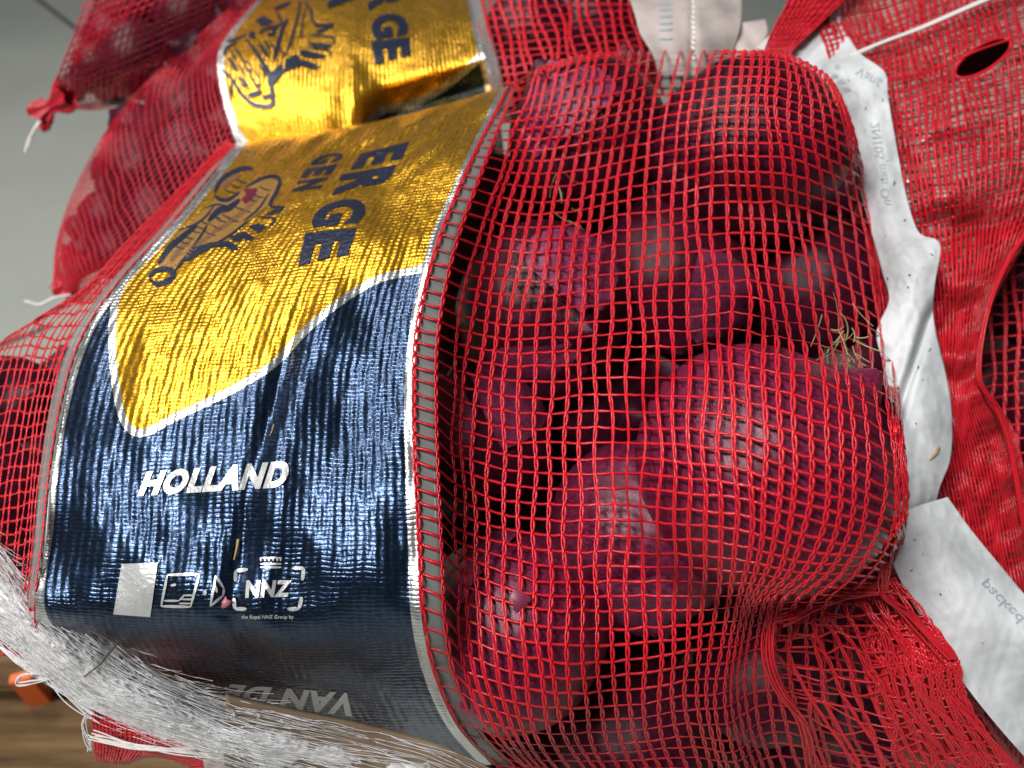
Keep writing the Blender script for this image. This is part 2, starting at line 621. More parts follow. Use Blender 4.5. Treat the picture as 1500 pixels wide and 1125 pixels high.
# ------------------------------------------------------------------ printed bands
def stroke_poly(pts, w):
    P = np.array(pts, float)
    t = np.linspace(0, len(P) - 1, (len(P) - 1) * 5 + 1)
    C = cr1(P, t)
    T = np.gradient(C, axis=0); T /= np.linalg.norm(T, axis=1, keepdims=True) + 1e-9
    Nn = np.stack([-T[:, 1], T[:, 0]], 1)
    ww = w / 2 * (1 - .55 * np.abs(np.linspace(-1, 1, len(C))) ** 3)
    L, Rr = C + Nn * ww[:, None], C - Nn * ww[:, None]
    V = np.concatenate([L, Rr]); n = len(C)
    F = [[i, i + 1, n + i + 1] for i in range(n - 1)] + [[i, n + i + 1, n + i] for i in range(n - 1)]
    return V, np.array(F)


def fill_poly(pts):
    bm = bmesh.new()
    vs = [Vector((*p, 0)) for p in pts]
    tri = tessellate_polygon([vs])
    bv = [bm.verts.new(v) for v in vs]
    for f in tri:
        try: bm.faces.new([bv[i] for i in f])
        except ValueError: pass
    return bm_arrays(bm, 7)


def bm_arrays(bm, maxlen):
    bmesh.ops.triangulate(bm, faces=bm.faces[:])
    for _ in range(5):
        es = [e for e in bm.edges if e.calc_length() > maxlen]
        if not es: break
        bmesh.ops.subdivide_edges(bm, edges=es, cuts=1)
        bmesh.ops.triangulate(bm, faces=bm.faces[:])
    bm.verts.index_update()
    V = np.array([v.co[:] for v in bm.verts])[:, :2]
    F = np.array([[v.index for v in f.verts] for f in bm.faces])
    bm.free()
    return V, F


def text_arrays(body, bold=.03, shear=0.):
    cu = bpy.data.curves.new('lettering', 'FONT')
    cu.body = body; cu.offset = bold; cu.shear = shear; cu.resolution_u = 4; cu.space_character = 1 + bold * 2.2
    o = bpy.data.objects.new('lettering', cu); COL.objects.link(o)
    dg = bpy.context.evaluated_depsgraph_get()
    me = bpy.data.meshes.new_from_object(o.evaluated_get(dg))
    bpy.data.objects.remove(o)
    bm = bmesh.new(); bm.from_mesh(me); bpy.data.meshes.remove(me)
    bmesh.ops.remove_doubles(bm, verts=bm.verts[:], dist=1e-5)
    V, F = bm_arrays(bm, .22)
    lo, hi = V.min(0), V.max(0)
    return (V - lo) / (hi - lo), F


def to_quad(V, bl, tl, br, tr):
    bl, tl, br, tr = map(np.array, (bl, tl, br, tr))
    x, y = V[:, :1], V[:, 1:2]
    return (1 - x) * (1 - y) * bl + (1 - x) * y * tl + x * (1 - y) * br + x * y * tr


def decal(name, s, V, F, material, parent, lift=.0005, rmin=0., rmax=None):
    d = s.look(V[:, 0], V[:, 1], rmin, rmax) - lift
    return mesh_obj(name, unproj(np.column_stack([V, d])), F, material, parent)


def seg_dist(px, py, poly, closed=False):
    P = np.array(poly, float)
    Q = np.roll(P, -1, 0) if closed else P[1:]
    P = P if closed else P[:-1]
    best = np.full(px.shape, 1e9)
    for a, b in zip(P, Q):
        ab = b - a
        t = np.clip(((px - a[0]) * ab[0] + (py - a[1]) * ab[1]) / (ab @ ab), 0, 1)
        best = np.minimum(best, np.hypot(px - a[0] - t * ab[0], py - a[1] - t * ab[1]))
    return best


def inside_poly(px, py, poly):
    c = np.zeros(px.shape, bool); P = np.array(poly, float); j = len(P) - 1
    for i in range(len(P)):
        hit = ((P[i, 1] > py) != (P[j, 1] > py))
        xx = (P[j, 0] - P[i, 0]) * (py - P[i, 1]) / (P[j, 1] - P[i, 1] + 1e-12) + P[i, 0]
        c ^= hit & (px < xx); j = i
    return c


def smooth_curve(pts, k=6):
    P = np.array(pts, float)
    return cr1(P, np.linspace(0, len(P) - 1, (len(P) - 1) * k + 1))


def band(name, s, n, m, mm_u, mm_v, yellow, rim, left, right, parent):
    rr, cc = np.meshgrid(np.linspace(0, s.R - 1, n), np.linspace(0, s.C - 1, m), indexing='ij')
    P = s.ev(rr, cc)
    o = mesh_obj(name, unproj(P).reshape(-1, 3), gridF(n, m), M_FOIL, parent)
    px, py = P[..., 0].ravel(), P[..., 1].ravel()
    sd = seg_dist(px, py, rim)
    sd = np.where(inside_poly(px, py, yellow), -sd, sd)
    a = o.data.attributes.new('print_distance', 'FLOAT', 'POINT'); a.data.foreach_set('value', sd.astype(np.float32))
    ed = np.minimum(cc.ravel() * left, (s.C - 1 - cc.ravel()) * right)
    a = o.data.attributes.new('edge_distance', 'FLOAT', 'POINT'); a.data.foreach_set('value', ed.astype(np.float32))
    uv = o.data.uv_layers.new(name='UVMap')
    UV = np.stack([cc.ravel() * mm_u, rr.ravel() * mm_v], 1)
    li = np.empty(len(o.data.loops), dtype=np.int32); o.data.loops.foreach_get('vertex_index', li)
    uv.data.foreach_set('uv', UV[li].astype(np.float32).ravel())
    return o


# ================================================================== FRONT BAG
def base_of(px, py, d):
    p = unproj(np.array([px, py, d])); return (p[0], p[1], p[2])


bag1 = empty('onion_bag', base_of(700, 1100, .33), 'front onion bag with navy and gold foil band lettered HOLLAND and large open red net', 'onion bag', 'onion bags stacked on the pallet')

B = [
    [(360, 232, .53), (462, 222, .52), (562, 205, .51), (665, 182, .50), (752, 155, .49)],
    [(347, 210, .455), (450, 196, .45), (550, 178, .445), (655, 152, .435), (744, 126, .425)],
    [(305, 262, .41), (410, 250, .405), (510, 232, .40), (620, 208, .39), (708, 195, .38)],
    [(245, 335, .375), (360, 318, .368), (465, 302, .362), (575, 283, .356), (675, 268, .35)],
    [(178, 408, .345), (300, 395, .338), (415, 380, .333), (530, 364, .328), (641, 350, .325)],
    [(122, 490, .32), (255, 476, .314), (375, 465, .311), (500, 455, .308), (618, 448, .306)],
    [(92, 580, .302), (225, 567, .297), (350, 557, .294), (480, 550, .292), (606, 548, .290)],
    [(74, 680, .288), (205, 668, .283), (340, 660, .280), (475, 655, .278), (606, 650, .277)],
    [(64, 780, .278), (200, 780, .272), (335, 778, .270), (470, 776, .267), (611, 775, .266)],
    [(52, 890, .272), (190, 900, .267), (330, 903, .264), (465, 900, .262), (617, 900, .262)],
    [(95, 945, .300), (222, 965, .300), (352, 980, .298), (486, 985, .293), (634, 985, .280)],
    [(150, 1000, .345), (270, 1030, .345), (392, 1050, .342), (520, 1062, .332), (668, 1062, .303)],
    [(200, 1060, .37), (310, 1090, .37), (430, 1110, .365), (560, 1130, .355), (720, 1120, .335)],
]
n_big, n_mid, n_crk = snoise(3, 8, .003, .007), snoise(8, 10, .010, .022), snoise(21, 10, .03, .06)


def disp1(px, py):
    d = .0019 * n_big(px, py) + .0005 * n_mid(px, py * .5) + .00010 * n_crk(px, py * .3)
    # long crease running down through the emblem row
    cx = np.interp(py, [380, 480, 600, 700, 820, 900, 1000], [470, 430, 400, 372, 352, 335, 400])
    w = np.clip((py - 380) / 150, 0, 1) * np.clip((1010 - py) / 60, 0, 1)
    d = d + w * (.0035 * np.exp(-((px - cx) / 17) ** 2) - .0016 * np.exp(-((px - cx - 42) / 22) ** 2))
    # small puckers just behind the crown of the bag
    w2 = np.exp(-((py - (300 - .22 * px)) / 60) ** 2) * np.exp(-((px - 560) / 150) ** 2)
    d = d + w2 * .0022 * np.sin(px * .16 + py * .22) 
    return d


S1 = Surf(B, disp1)
yel1 = smooth_curve([(372, 190), (352, 222), (300, 288), (245, 352), (200, 400), (178, 432), (170, 480), (172, 540), (182, 600), (194, 624), (212, 628), (255, 606), (330, 570), (396, 530), (446, 478), (496, 437), (552, 404), (612, 389), (640, 375), (668, 320), (702, 232), (760, 130)])
yel1_poly = list(map(tuple, yel1)) + [(800, 60), (400, 60)]
band1 = band('printed_band', S1, 380, 250, 32.0, 27.0, yel1_poly, yel1, 130, 130, bag1)
F0 = 1.0  # rows seen from the front


def put_text(name, s, body, quad, material, parent, bold=.03, shear=0., lift=.0006, rmin=F0, rmax=None):
    V, F = text_arrays(body, bold, shear)
    return decal(name, s, to_quad(V, *quad), F, material, parent, lift, rmin, rmax)


# lettering reading down the gold panel: (start-bottom, start-top, end-bottom, end-top)
for ch, q in [('E', ((447, 341), (523, 333), (436, 389), (509, 374))), ('G', ((469, 296), (541, 287), (451, 333), (531, 326))),
              ('R', ((500, 256), (580, 241), (486, 287), (563, 279))), ('E', ((528, 225), (600, 207), (512, 249), (588, 233)))]:
    put_text('lettering', S1, ch, q, M_INK, band1, .05)
for ch, q in [('N', ((437, 265), (482, 259), (426, 281), (470, 275))), ('E', ((450, 247), (495, 240), (439, 261), (484, 255))), ('G', ((463, 229), (508, 221), (452, 243), (497, 236)))]:
    put_text('lettering', S1, ch, q, M_INK, band1, .05)
hx = [203, 235, 272, 308, 343, 372, 400]
put_text('lettering', S1, 'HOLLAND', ((201, 727), (208, 691), (420, 714), (425, 674)), M_INKW, band1, .055, .22)
put_text('lettering', S1, 'NNZ', ((359, 876), (361, 850), (423, 874), (428, 850)), M_INKW, band1, .05)
put_text('lettering', S1, 'the Royal NNZ Group by', ((353, 908), (354, 901), (430, 908), (430, 901)), M_INKW, band1, .02)
# VAN DE upside down below the fold
put_text('lettering', S1, 'VAN DE', ((524, 1016), (516, 1050), (338, 1002), (322, 1024)), M_INKW, band1, .045)


def marks(name, s, items, material, parent, rmin=F0):
    V, F = join([(np.column_stack([v, 0 * v[:, 0]]), f) for v, f in items])
    return decal(name, s, V[:, :2], F, material, parent, .0005, rmin)


def line(a, b, w): return stroke_poly([a, tuple((np.array(a) + b) / 2), b], w * 1.25)


br = []
for a, b, c in [((345, 852), (345, 836), (363, 834)), ((428, 832), (445, 832), (443, 850)), ((342, 876), (344, 892), (361, 892)), ((421, 892), (438, 892), (442, 875))]:
    br += [line(a, b, 4.5), line(b, c, 4.5)]
marks('corner_brackets', S1, br, M_INKW, band1)
cr = [line((381, 826), (412, 826), 2.6), line((381, 831), (412, 831), 2.6), line((382, 817), (411, 817), 2)]
cr += [line((x, 816), (x, 822), 2.4) for x in (382, 388, 394, 400, 406, 411)]
marks('crown_emblem', S1, cr, M_INKW, band1)
ic = [line((245, 842), (292, 841), 3.5), line((292, 841), (279, 889), 3), line((279, 889), (236, 888), 3.5), line((236, 888), (245, 842), 3)]
ic += [line((240, 880), (262, 880), 2.5), line((262, 884), (280, 884), 2.2), line((266, 878), (282, 878), 2.2), line((268, 872), (284, 872), 2.2), line((262, 880), (270, 872), 2.2), line((250, 858), (258, 856), 3)]
marks('care_icon', S1, ic, M_INKW, band1)
tr_ = [line((316, 843), (308, 888), 3), line((308, 888), (327, 872), 3), line((327, 872), (328, 862), 3), line((328, 862), (316, 843), 3), line((300, 864), (300, 872), 4), line((315, 858), (318, 868), 3)]
marks('recycling_mark', S1, tr_, M_INKW, band1)
# plain pale patch where the photograph carries a machine-readable code
marks('blank_code_patch', S1, [fill_poly([(178, 826), (231, 824), (220, 904), (166, 900)])], M_INKW, band1)

Z1 = lambda L: [(200 + x / 5.625, 230 + y / 5.625) for x, y in L]
st = [([(100, 990), (150, 940), (230, 920), (300, 945), (285, 1000), (220, 1035), (160, 1045), (105, 1005)], 30),
      ([(310, 940), (380, 850), (480, 720), (560, 600), (580, 560)], 14), ([(180, 880), (260, 760), (350, 680), (500, 560)], 34),
      ([(640, 290), (700, 190), (800, 120), (900, 90), (960, 100)], 26), ([(640, 310), (690, 350), (760, 350), (850, 290)], 22),
      ([(900, 250), (1000, 190), (1100, 160), (1160, 165), (1180, 210), (1150, 290), (1100, 400), (1220, 410)], 20),
      ([(590, 530), (680, 440), (760, 420), (850, 350)], 36), ([(1000, 490), (1140, 510), (1090, 580)], 12), ([(350, 600), (470, 560), (560, 500), (640, 400)], 12),
      ([(560, 420), (660, 390), (740, 400)], 10), ([(880, 530), (1000, 430), (1090, 300)], 12), ([(640, 720), (800, 620), (920, 520)], 12)]
fl_ = [[(380, 860), (480, 740), (620, 700), (760, 690), (850, 740), (790, 780), (740, 740), (640, 740), (520, 800), (430, 855)],
       [(760, 660), (880, 610), (970, 660), (940, 690), (870, 670), (860, 700), (800, 690)],
       [(910, 570), (1000, 545), (1075, 570), (1040, 600), (1000, 625), (950, 590)], [(1050, 480), (1130, 430), (1215, 420), (1190, 450), (1100, 475)]]
V, F = fill_poly(Z1([(180, 900), (350, 620), (560, 430), (660, 330), (760, 370), (900, 260), (1100, 160), (1170, 220), (1080, 400), (900, 540), (640, 720), (400, 850), (310, 930)]))
decal('engraved_ground', S1, V, F, ink('tan_ink', (.42, .22, .05), .5, .4), band1, .00035, F0)
hatch = [stroke_poly(Z1([(a, b), (a + 45, b + 25), (a + 95, b + 35)]), 2.2) for a, b in [(300, 720), (340, 680), (380, 640), (430, 590), (480, 560), (520, 520), (600, 470), (650, 500), (700, 470), (750, 500), (800, 400), (850, 420), (620, 560), (560, 610), (900, 330), (960, 300), (1010, 240), (720, 260), (770, 220), (820, 180)]]
marks('engraved_hatching', S1, hatch, M_INK, band1)
marks('engraved_drawing', S1, [stroke_poly(Z1(p), w / 3.6) for p, w in st] + [fill_poly(Z1(p)) for p in fl_], M_INK, band1)
br_ = [([(600, 640), (700, 580), (800, 510), (900, 430), (1010, 330)], 40), ([(400, 830), (500, 720), (620, 640)], 40), ([(280, 860), (360, 760), (450, 680)], 46), ([(690, 250), (760, 190), (860, 140)], 50)]
marks('engraved_shading', S1, [stroke_poly(Z1(p), w / 5.6) for p, w in br_], M_INKB, band1).data.transform(Matrix.Translation((0, 0, 0)))
marks('engraved_onion', S1, [fill_poly(Z1([(880, 260), (1000, 255), (975, 330), (900, 390), (860, 350), (900, 310)]))], M_INKM, band1)

# clear film hem between band and net
hem = [[(x, y, d - .0005), (x + w, y + 3, d + .001)] for (x, y, d), w in [((744, 126, .425), 12), ((708, 195, .38), 18), ((675, 268, .35), 22), ((641, 350, .325), 25), ((618, 448, .306), 29), ((606, 548, .290), 32), ((606, 650, .277), 33), ((611, 775, .266), 32), ((617, 900, .262), 32), ((634, 985, .278), 30), ((668, 1062, .300), 30), ((720, 1120, .335), 28)]]
sheet('film_hem', hem, 80, 5, M_FILM, bag1, .0002)

# ---- onions in the front bag
LB = 'red onion behind the open net of the front bag, partly hidden by others'
G1 = 'onions in the front bag'
balls1 = [
    onion(1115, 688, .287, .0485, (.55, .55, .25), 'largest shiny red onion bulging through the front net beside the white label strip', G1, 1, M_ONION2),
    onion(1095, 228, .392, .050, (.1, .6, -.5), 'red onion under the top edge of the front net below the cream label', G1, 0),
    onion(862, 205, .42, .045, (-.5, .6, .3), 'red onion at the upper front net next to the gold foil band', G1, 1),
    onion(795, 455, .385, .045, (.3, -.2, .6), 'dark red onion in the middle of the front net next to the foil hem', G1, 2),
    onion(762, 925, .318, .042, (-.6, .3, -.3), 'shiny red onion low in the front net beside the navy foil', G1, 1, M_ONION2),
    onion(945, 775, .338, .043, (.15, -1, .12), 'red onion left of the largest one with torn neck skin hanging down', G1, 3, M_ONION2),
    onion(690, 655, .362, .039, (-.1, .9, .35), 'small red onion with dry flaky skin close to the foil hem', G1, 3),
]
for q in [(985, 410, .415, .045), (1190, 425, .425, .043), (930, 1075, .37, .041), (1120, 985, .385, .038), (745, 1090, .40, .035), (720, 300, .45, .03)]:
    balls1.append(onion(*q, (random.uniform(-1, 1), random.uniform(-1, 1), random.uniform(-.6, .6)), LB, G1, 1))
for px, py, d in [(700, 520, .43), (850, 330, .49), (1010, 330, .50), (870, 590, .43), (1000, 540, .44), (800, 760, .42), (690, 800, .40), (900, 900, .42), (1040, 880, .43), (1230, 900, .42), (820, 1030, .44), (1060, 1130, .44), (1220, 1060, .43), (1200, 330, .50), (1230, 560, .44), (620, 930, .40), (930, 680, .44), (690, 400, .46), (1080, 400, .48), (770, 350, .50), (1150, 500, .47), (930, 250, .52)]:
    onion(px, py, d, .042, (random.uniform(-1, 1), random.uniform(-1, 1), random.uniform(-1, 1)), LB, G1, 0)

N1 = [
    [(748, 132), (788, 110), (838, 93), (893, 84), (958, 81), (1032, 81), (1092, 81), (1152, 86), (1208, 118), (1226, 156)],
    [(745, 126), (785, 104), (835, 88), (890, 79), (955, 76), (1030, 76), (1090, 76), (1150, 80), (1212, 112), (1232, 150)],
    [(722, 172), (765, 163), (820, 153), (880, 141), (945, 129), (1020, 118), (1085, 112), (1155, 118), (1236, 160), (1246, 205)],
    [(700, 215), (745, 220), (800, 218), (865, 207), (935, 193), (1010, 180), (1080, 170), (1155, 176), (1254, 225), (1258, 275)],
    [(674, 272), (722, 285), (780, 293), (850, 288), (925, 275), (1005, 260), (1080, 250), (1165, 258), (1270, 305), (1270, 350)],
    [(645, 345), (700, 360), (765, 370), (840, 368), (920, 358), (1005, 347), (1085, 340), (1175, 350), (1287, 400), (1285, 440)],
    [(622, 425), (680, 443), (750, 454), (832, 452), (918, 444), (1008, 438), (1095, 435), (1190, 450), (1302, 500), (1300, 540)],
    [(609, 500), (668, 522), (742, 535), (828, 533), (918, 530), (1010, 530), (1098, 536), (1205, 560), (1314, 620), (1310, 660)],
    [(606, 575), (660, 603), (738, 622), (828, 626), (920, 628), (1010, 630), (1098, 640), (1212, 674), (1323, 730), (1312, 765)],
    [(607, 655), (660, 685), (738, 708), (828, 716), (920, 718), (1012, 722), (1100, 735), (1205, 768), (1308, 800), (1318, 825)],
    [(611, 735), (662, 768), (738, 795), (828, 806), (918, 808), (1012, 812), (1096, 822), (1175, 838), (1285, 845), (1330, 862)],
    [(615, 815), (666, 850), (740, 880), (830, 893), (918, 896), (1010, 893), (1080, 890), (1132, 880), (1250, 885), (1352, 905)],
    [(619, 890), (674, 930), (745, 958), (832, 968), (920, 968), (1008, 955), (1068, 948), (1122, 930), (1245, 945), (1398, 975)],
    [(636, 980), (690, 1010), (757, 1030), (838, 1035), (922, 1035), (1004, 1018), (1060, 1015), (1120, 990), (1262, 1020), (1440, 1050)],
    [(672, 1062), (715, 1075), (775, 1088), (850, 1090), (930, 1088), (1012, 1078), (1070, 1085), (1130, 1055), (1285, 1090), (1492, 1120)],
    [(728, 1120), (770, 1130), (815, 1138), (880, 1140), (955, 1140), (1030, 1138), (1090, 1145), (1150, 1125), (1320, 1150), (1545, 1180)],
    [(790, 1170), (820, 1175), (860, 1180), (915, 1182), (980, 1182), (1050, 1182), (1110, 1190), (1180, 1190), (1350, 1210), (1590, 1240)],
]
dep = [.53, .43, .40, .375, .35, .335, .32, .307, .297, .287, .28, .275, .272, .28, .297, .325, .36]
ctrl = []
hem_y = [h[0][1] for h in hem]; hem_d = [h[0][2] for h in hem]
for k, row in enumerate(N1):
    L = []
    for c, (x, y) in enumerate(row):
        d = dep[k] + (.004, .010, .014, .016, .016, .016, .016, .018, .034, .058)[c]
        if c == 0: d = np.interp(y, hem_y, hem_d) - .0016 if k else .53
        if c == 1:
            hx = L[0][0] + (np.interp(L[0][1], hem_y, [h[1][0] - h[0][0] for h in hem]))
            L.append((hx, L[0][1] + .35 * (y - L[0][1]), np.interp(L[0][1], hem_y, hem_d) - .0008 if k else .53))
            if x < hx + 20: x = hx + 20
        if k >= 10:
            d += {7: .022, 6: .008, 8: .02, 9: -.012}.get(c, 0)
        L.append((x, y, d))
    ctrl.append(L)
cpos = spaced([1, 1, 4, 4, 4, 4, 4, 5, 6, 5])
rpos = spaced([3, 3, 4, 4, 4, 4, 4, 4, 4, 4, 4, 3, 3, 3, 4, 4])
net1 = net('net', ctrl, cpos, rpos, bag1, balls1, True, .16, 2, wr=.00068, ww=.00060, fix=2)
net1['label'] = 'large open red net over onions'

# gathered corner: a second layer of the same net bunched together
gather = [[(1128, 872, .315), (1200, 862, .318), (1262, 855, .308), (1312, 846, .302)],
          [(1126, 915, .320), (1205, 905, .312), (1285, 900, .300), (1358, 905, .294)],
          [(1128, 960, .325), (1225, 965, .312), (1315, 955, .298), (1402, 968, .290)],
          [(1150, 1010, .335), (1250, 1030, .318), (1345, 1030, .303), (1425, 1040, .296)],
          [(1185, 1085, .345), (1290, 1100, .325), (1385, 1100, .312), (1480, 1110, .303)],
          [(1220, 1170, .36), (1330, 1180, .34), (1430, 1180, .325), (1530, 1180, .315)]]
gs = Surf(gather)
net('gathered_net', gather, np.linspace(0, 3, 15), np.linspace(0, 5, 17), bag1, (), True, .9, 31)
g3 = [[(1285, 905, .306), (1340, 900, .298), (1362, 915, .294)], [(1270, 940, .309), (1340, 945, .295), (1398, 962, .290)], [(1268, 985, .312), (1345, 995, .297), (1404, 985, .291)], [(1290, 1050, .318), (1365, 1055, .305), (1425, 1045, .298)], [(1330, 1130, .33), (1410, 1130, .318), (1490, 1130, .306)]]
net('gathered_net', g3, np.linspace(0, 2, 15), np.linspace(0, 4, 20), bag1, (), True, .9, 37, wr=.0008, ww=.0008)
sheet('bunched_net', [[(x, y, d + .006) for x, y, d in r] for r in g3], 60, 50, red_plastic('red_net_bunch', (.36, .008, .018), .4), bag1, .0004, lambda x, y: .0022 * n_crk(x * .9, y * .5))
crn = Surf([[(x, y, d + .012) for x, y, d in r] for r in g3])

# rope-like bunch at the pinch
def bundle(name, path, n, spread, r, material, parent, seed, K=40):
    g = np.random.default_rng(seed)
    C = unproj(cr1(np.array(path, float), np.linspace(0, len(path) - 1, K)))
    k = np.linspace(0, 1, K)
    P = np.zeros((n, K, 3))
    for i in range(n):
        a = g.uniform(0, 6.28); tw = g.uniform(2, 6); rad = spread * math.sqrt(g.uniform(.05, 1))
        sp_ = np.interp(k, np.linspace(0, 1, 5), g.uniform(.5, 1.4, 5))
        P[i] = C + (rad * sp_ * np.cos(a + tw * k))[:, None] * RIGHT + (rad * sp_ * np.sin(a + tw * k))[:, None] * (UP * .6 + FWD * .6)
    return mesh_obj(name, *tubes(P, np.broadcast_to(-FWD, P.shape), r, r * .6, 4), material, parent)


bundle('net_pleat', [(1205, 770, .272), (1165, 835, .283), (1138, 890, .292), (1128, 950, .298), (1140, 1005, .303), (1175, 1060, .312), (1185, 1130, .33)], 7, .003, .00042, M_NET, bag1, 5)
bundle('net_pleat', [(1310, 770, .30), (1296, 825, .295), (1290, 868, .292), (1330, 905, .290), (1395, 968, .287)], 9, .004, .00045, M_NET, bag1, 6)
bundle('net_pleat', [(1138, 905, .293), (1190, 885, .296), (1240, 868, .296), (1300, 862, .292)], 9, .004, .0006, M_NET, bag1, 7)

# ---- front bag, left end
L1 = [
    [(345, 214, .452), (338, 209, .462), (331, 207, .475), (322, 218, .51)],
    [(305, 262, .409), (280, 268, .422), (264, 276, .438), (258, 292, .47)],
    [(245, 335, .374), (215, 340, .388), (192, 347, .405), (188, 362, .44)],
    [(178, 408, .344), (150, 412, .36), (126, 420, .38), (112, 440, .42)],
    [(122, 490, .319), (85, 490, .34), (40, 486, .362), (5, 500, .40)],
    [(92, 580, .301), (55, 582, .322), (5, 588, .345), (-60, 600, .39)],
    [(74, 680, .287), (38, 688, .31), (-20, 700, .335), (-90, 710, .38)],
    [(64, 780, .277), (28, 790, .302), (-30, 800, .33), (-100, 810, .37)],
    [(52, 890, .272), (20, 895, .30), (-35, 890, .33), (-100, 900, .37)],
    [(60, 960, .29), (20, 960, .32), (-30, 960, .35), (-90, 960, .39)],
]
LBL = 'red onion inside the left end of the front bag'
bl = [onion(*q, (random.uniform(-1, 1), random.uniform(-1, 1), .2), LBL, 'onions in the left end of the front bag', 0) for q in [(15, 610, .39, .032), (-5, 740, .368, .034), (5, 860, .37, .03)]]
for q in [(60, 690, .40, .036), (110, 610, .42, .036), (90, 800, .39, .036)]:
    onion(*q, (0, 1, .3), LBL, 'onions in the left end of the front bag', 0)
net('net', L1, np.linspace(0, 3, 17), np.linspace(0, 9, 48), bag1, bl, True, .3, 12, wr=.00058, ww=.0005)
hemL = [[(x + 6, y, d - .0006), (x - w, y, d + .002)] for (x, y, d), w in [((345, 214, .452), 5), ((305, 262, .409), 9), ((245, 335, .374), 10), ((178, 408, .344), 12), ((122, 490, .319), 14), ((92, 580, .301), 15), ((74, 680, .287), 14), ((64, 780, .277), 13), ((52, 890, .272), 12)]]
sheet('film_hem', hemL, 60, 4, M_FILM, bag1, .0002)

# ================================================================== SECOND BAG
bag2 = empty('onion_bag', base_of(520, 230, .56), 'onion bag behind the front one with bright gold foil band and white tail string', 'onion bag', 'onion bags stacked on the pallet')
B2 = [
    [(470, -110, .70), (540, -120, .69), (610, -125, .68), (670, -128, .67)],
    [(425, -50, .63), (510, -55, .62), (600, -58, .61), (678, -60, .60)],
    [(372, 5, .575), (470, 0, .565), (585, -3, .56), (692, -5, .55)],
    [(326, 62, .535), (455, 60, .525), (580, 55, .52), (704, 48, .51)],
    [(318, 105, .51), (450, 110, .503), (580, 100, .500), (713, 88, .492)],
    [(328, 155, .50), (450, 165, .495), (585, 150, .500), (722, 128, .495)],
    [(346, 212, .505), (460, 215, .50), (590, 200, .51), (732, 175, .51)],
    [(370, 270, .52), (480, 270, .52), (600, 260, .53), (740, 240, .53)],
]


def disp2(px, py):
    d = .0014 * n_big(px * 1.3, py * 1.3) + .0005 * n_mid(px, py * .6)
    # tent-like fold in the middle, dark tuck beside it
    yb = np.clip((py - 80) / 60, 0, 1)
    d = d - yb * .012 * np.exp(-((px - 515) / (8 + 26 * yb)) ** 2)
    d = d + np.clip((py - (140 - (px - 530) * .3)) / 40, 0, 1) * np.clip((px - 530) / 30, 0, 1) * .014
    d = d - .004 * np.exp(-((py - (128 - (px - 540) * .28)) / 14) ** 2) * np.clip((px - 525) / 20, 0, 1)
    return d


S2 = Surf(B2, disp2)
yel2 = smooth_curve([(480, -130), (430, -60), (378, 0), (336, 52), (326, 82), (330, 125), (342, 165), (362, 205), (400, 208), (470, 196), (530, 180), (556, 158), (600, 148), (640, 128), (676, 100), (703, 72), (706, 30), (695, -40), (690, -140)])
band2 = band('printed_band', S2, 220, 160, 60.0, 32.0, list(map(tuple, yel2)), yel2, 160, 160, bag2)
for ch, q in [('E', ((544, 60), (600, 54), (549, 94), (602, 80))), ('G', ((541, 24), (593, 16), (546, 58), (600, 50))), ('R', ((536, -14), (588, -22), (540, 16), (592, 8)))]:
    put_text('lettering', S2, ch, q, M_INK, band2, .055, lift=.0012, rmin=1.)
put_text('lettering', S2, 'N', ((478, -22), (524, -30), (480, 12), (526, -4)), M_INK, band2, .05, lift=.0012, rmin=1.)
Z2 = lambda L: [(310 + x / 6.82, y / 6.82) for x, y in L]
st2 = [([(340, 380), (430, 500), (520, 640), (580, 790), (605, 950), (600, 1040), (520, 1060), (400, 1030), (290, 930), (200, 780), (110, 700)], 30),
       ([(880, 0), (870, 100), (800, 380), (720, 560)], 16), ([(930, 10), (990, 100), (1010, 200), (1060, 250), (1220, 240)], 20), ([(940, 80), (900, 250), (890, 380)], 14),
       ([(760, 180), (690, 330), (620, 600)], 26), ([(960, 340), (1210, 370), (1215, 430)], 13), ([(200, 760), (190, 900), (185, 1010)], 12), ([(360, 960), (440, 930), (490, 920)], 34),
       ([(500, 980), (560, 960), (600, 960)], 26), ([(260, 770), (330, 820), (300, 850)], 30), ([(470, 330), (530, 290), (640, 260), (700, 230)], 20), ([(480, 440), (520, 500), (560, 560)], 26), ([(560, 330), (600, 340), (660, 270)], 24),
       ([(150, 420), (260, 380), (340, 340)], 16), ([(120, 560), (150, 480), (250, 420)], 18), ([(620, 90), (700, 60), (790, 20)], 26), ([(940, 470), (1180, 510), (1170, 560)], 10), ([(330, 600), (380, 640), (400, 720)], 12), ([(430, 700), (470, 780), (480, 860)], 12)]
st2 += [([(a, b), (a + 40, b + 50), (a + 60, b + 110)], 16) for a, b in [(230, 480), (280, 560), (330, 660), (260, 640), (380, 760), (430, 820), (300, 780), (470, 640), (180, 500), (520, 400), (580, 420), (640, 420), (560, 240), (640, 120)]]
f2 = [[(340, 380), (430, 500), (520, 600), (600, 720), (700, 620), (720, 720), (610, 840), (570, 760)], [(720, 720), (740, 590), (850, 540), (900, 600), (1000, 620), (1080, 660), (1040, 690), (900, 650), (800, 680)],
      [(880, 500), (960, 500), (1140, 550), (1120, 580), (1000, 575), (890, 550)], [(950, 420), (1100, 430), (1210, 445), (1150, 480), (1000, 460)], [(1030, 320), (1100, 280), (1220, 245), (1190, 280), (1080, 325)],
      [(430, 200), (520, 160), (620, 210), (500, 260)], [(150, 570), (210, 600), (270, 700), (220, 700)], [(380, 300), (430, 320), (430, 380), (370, 370)]]
V, F = join([(np.column_stack([v, 0 * v[:, 0]]), f) for v, f in [stroke_poly(Z2(p), w / 4.8) for p, w in st2] + [fill_poly(Z2(p)) for p in f2]])
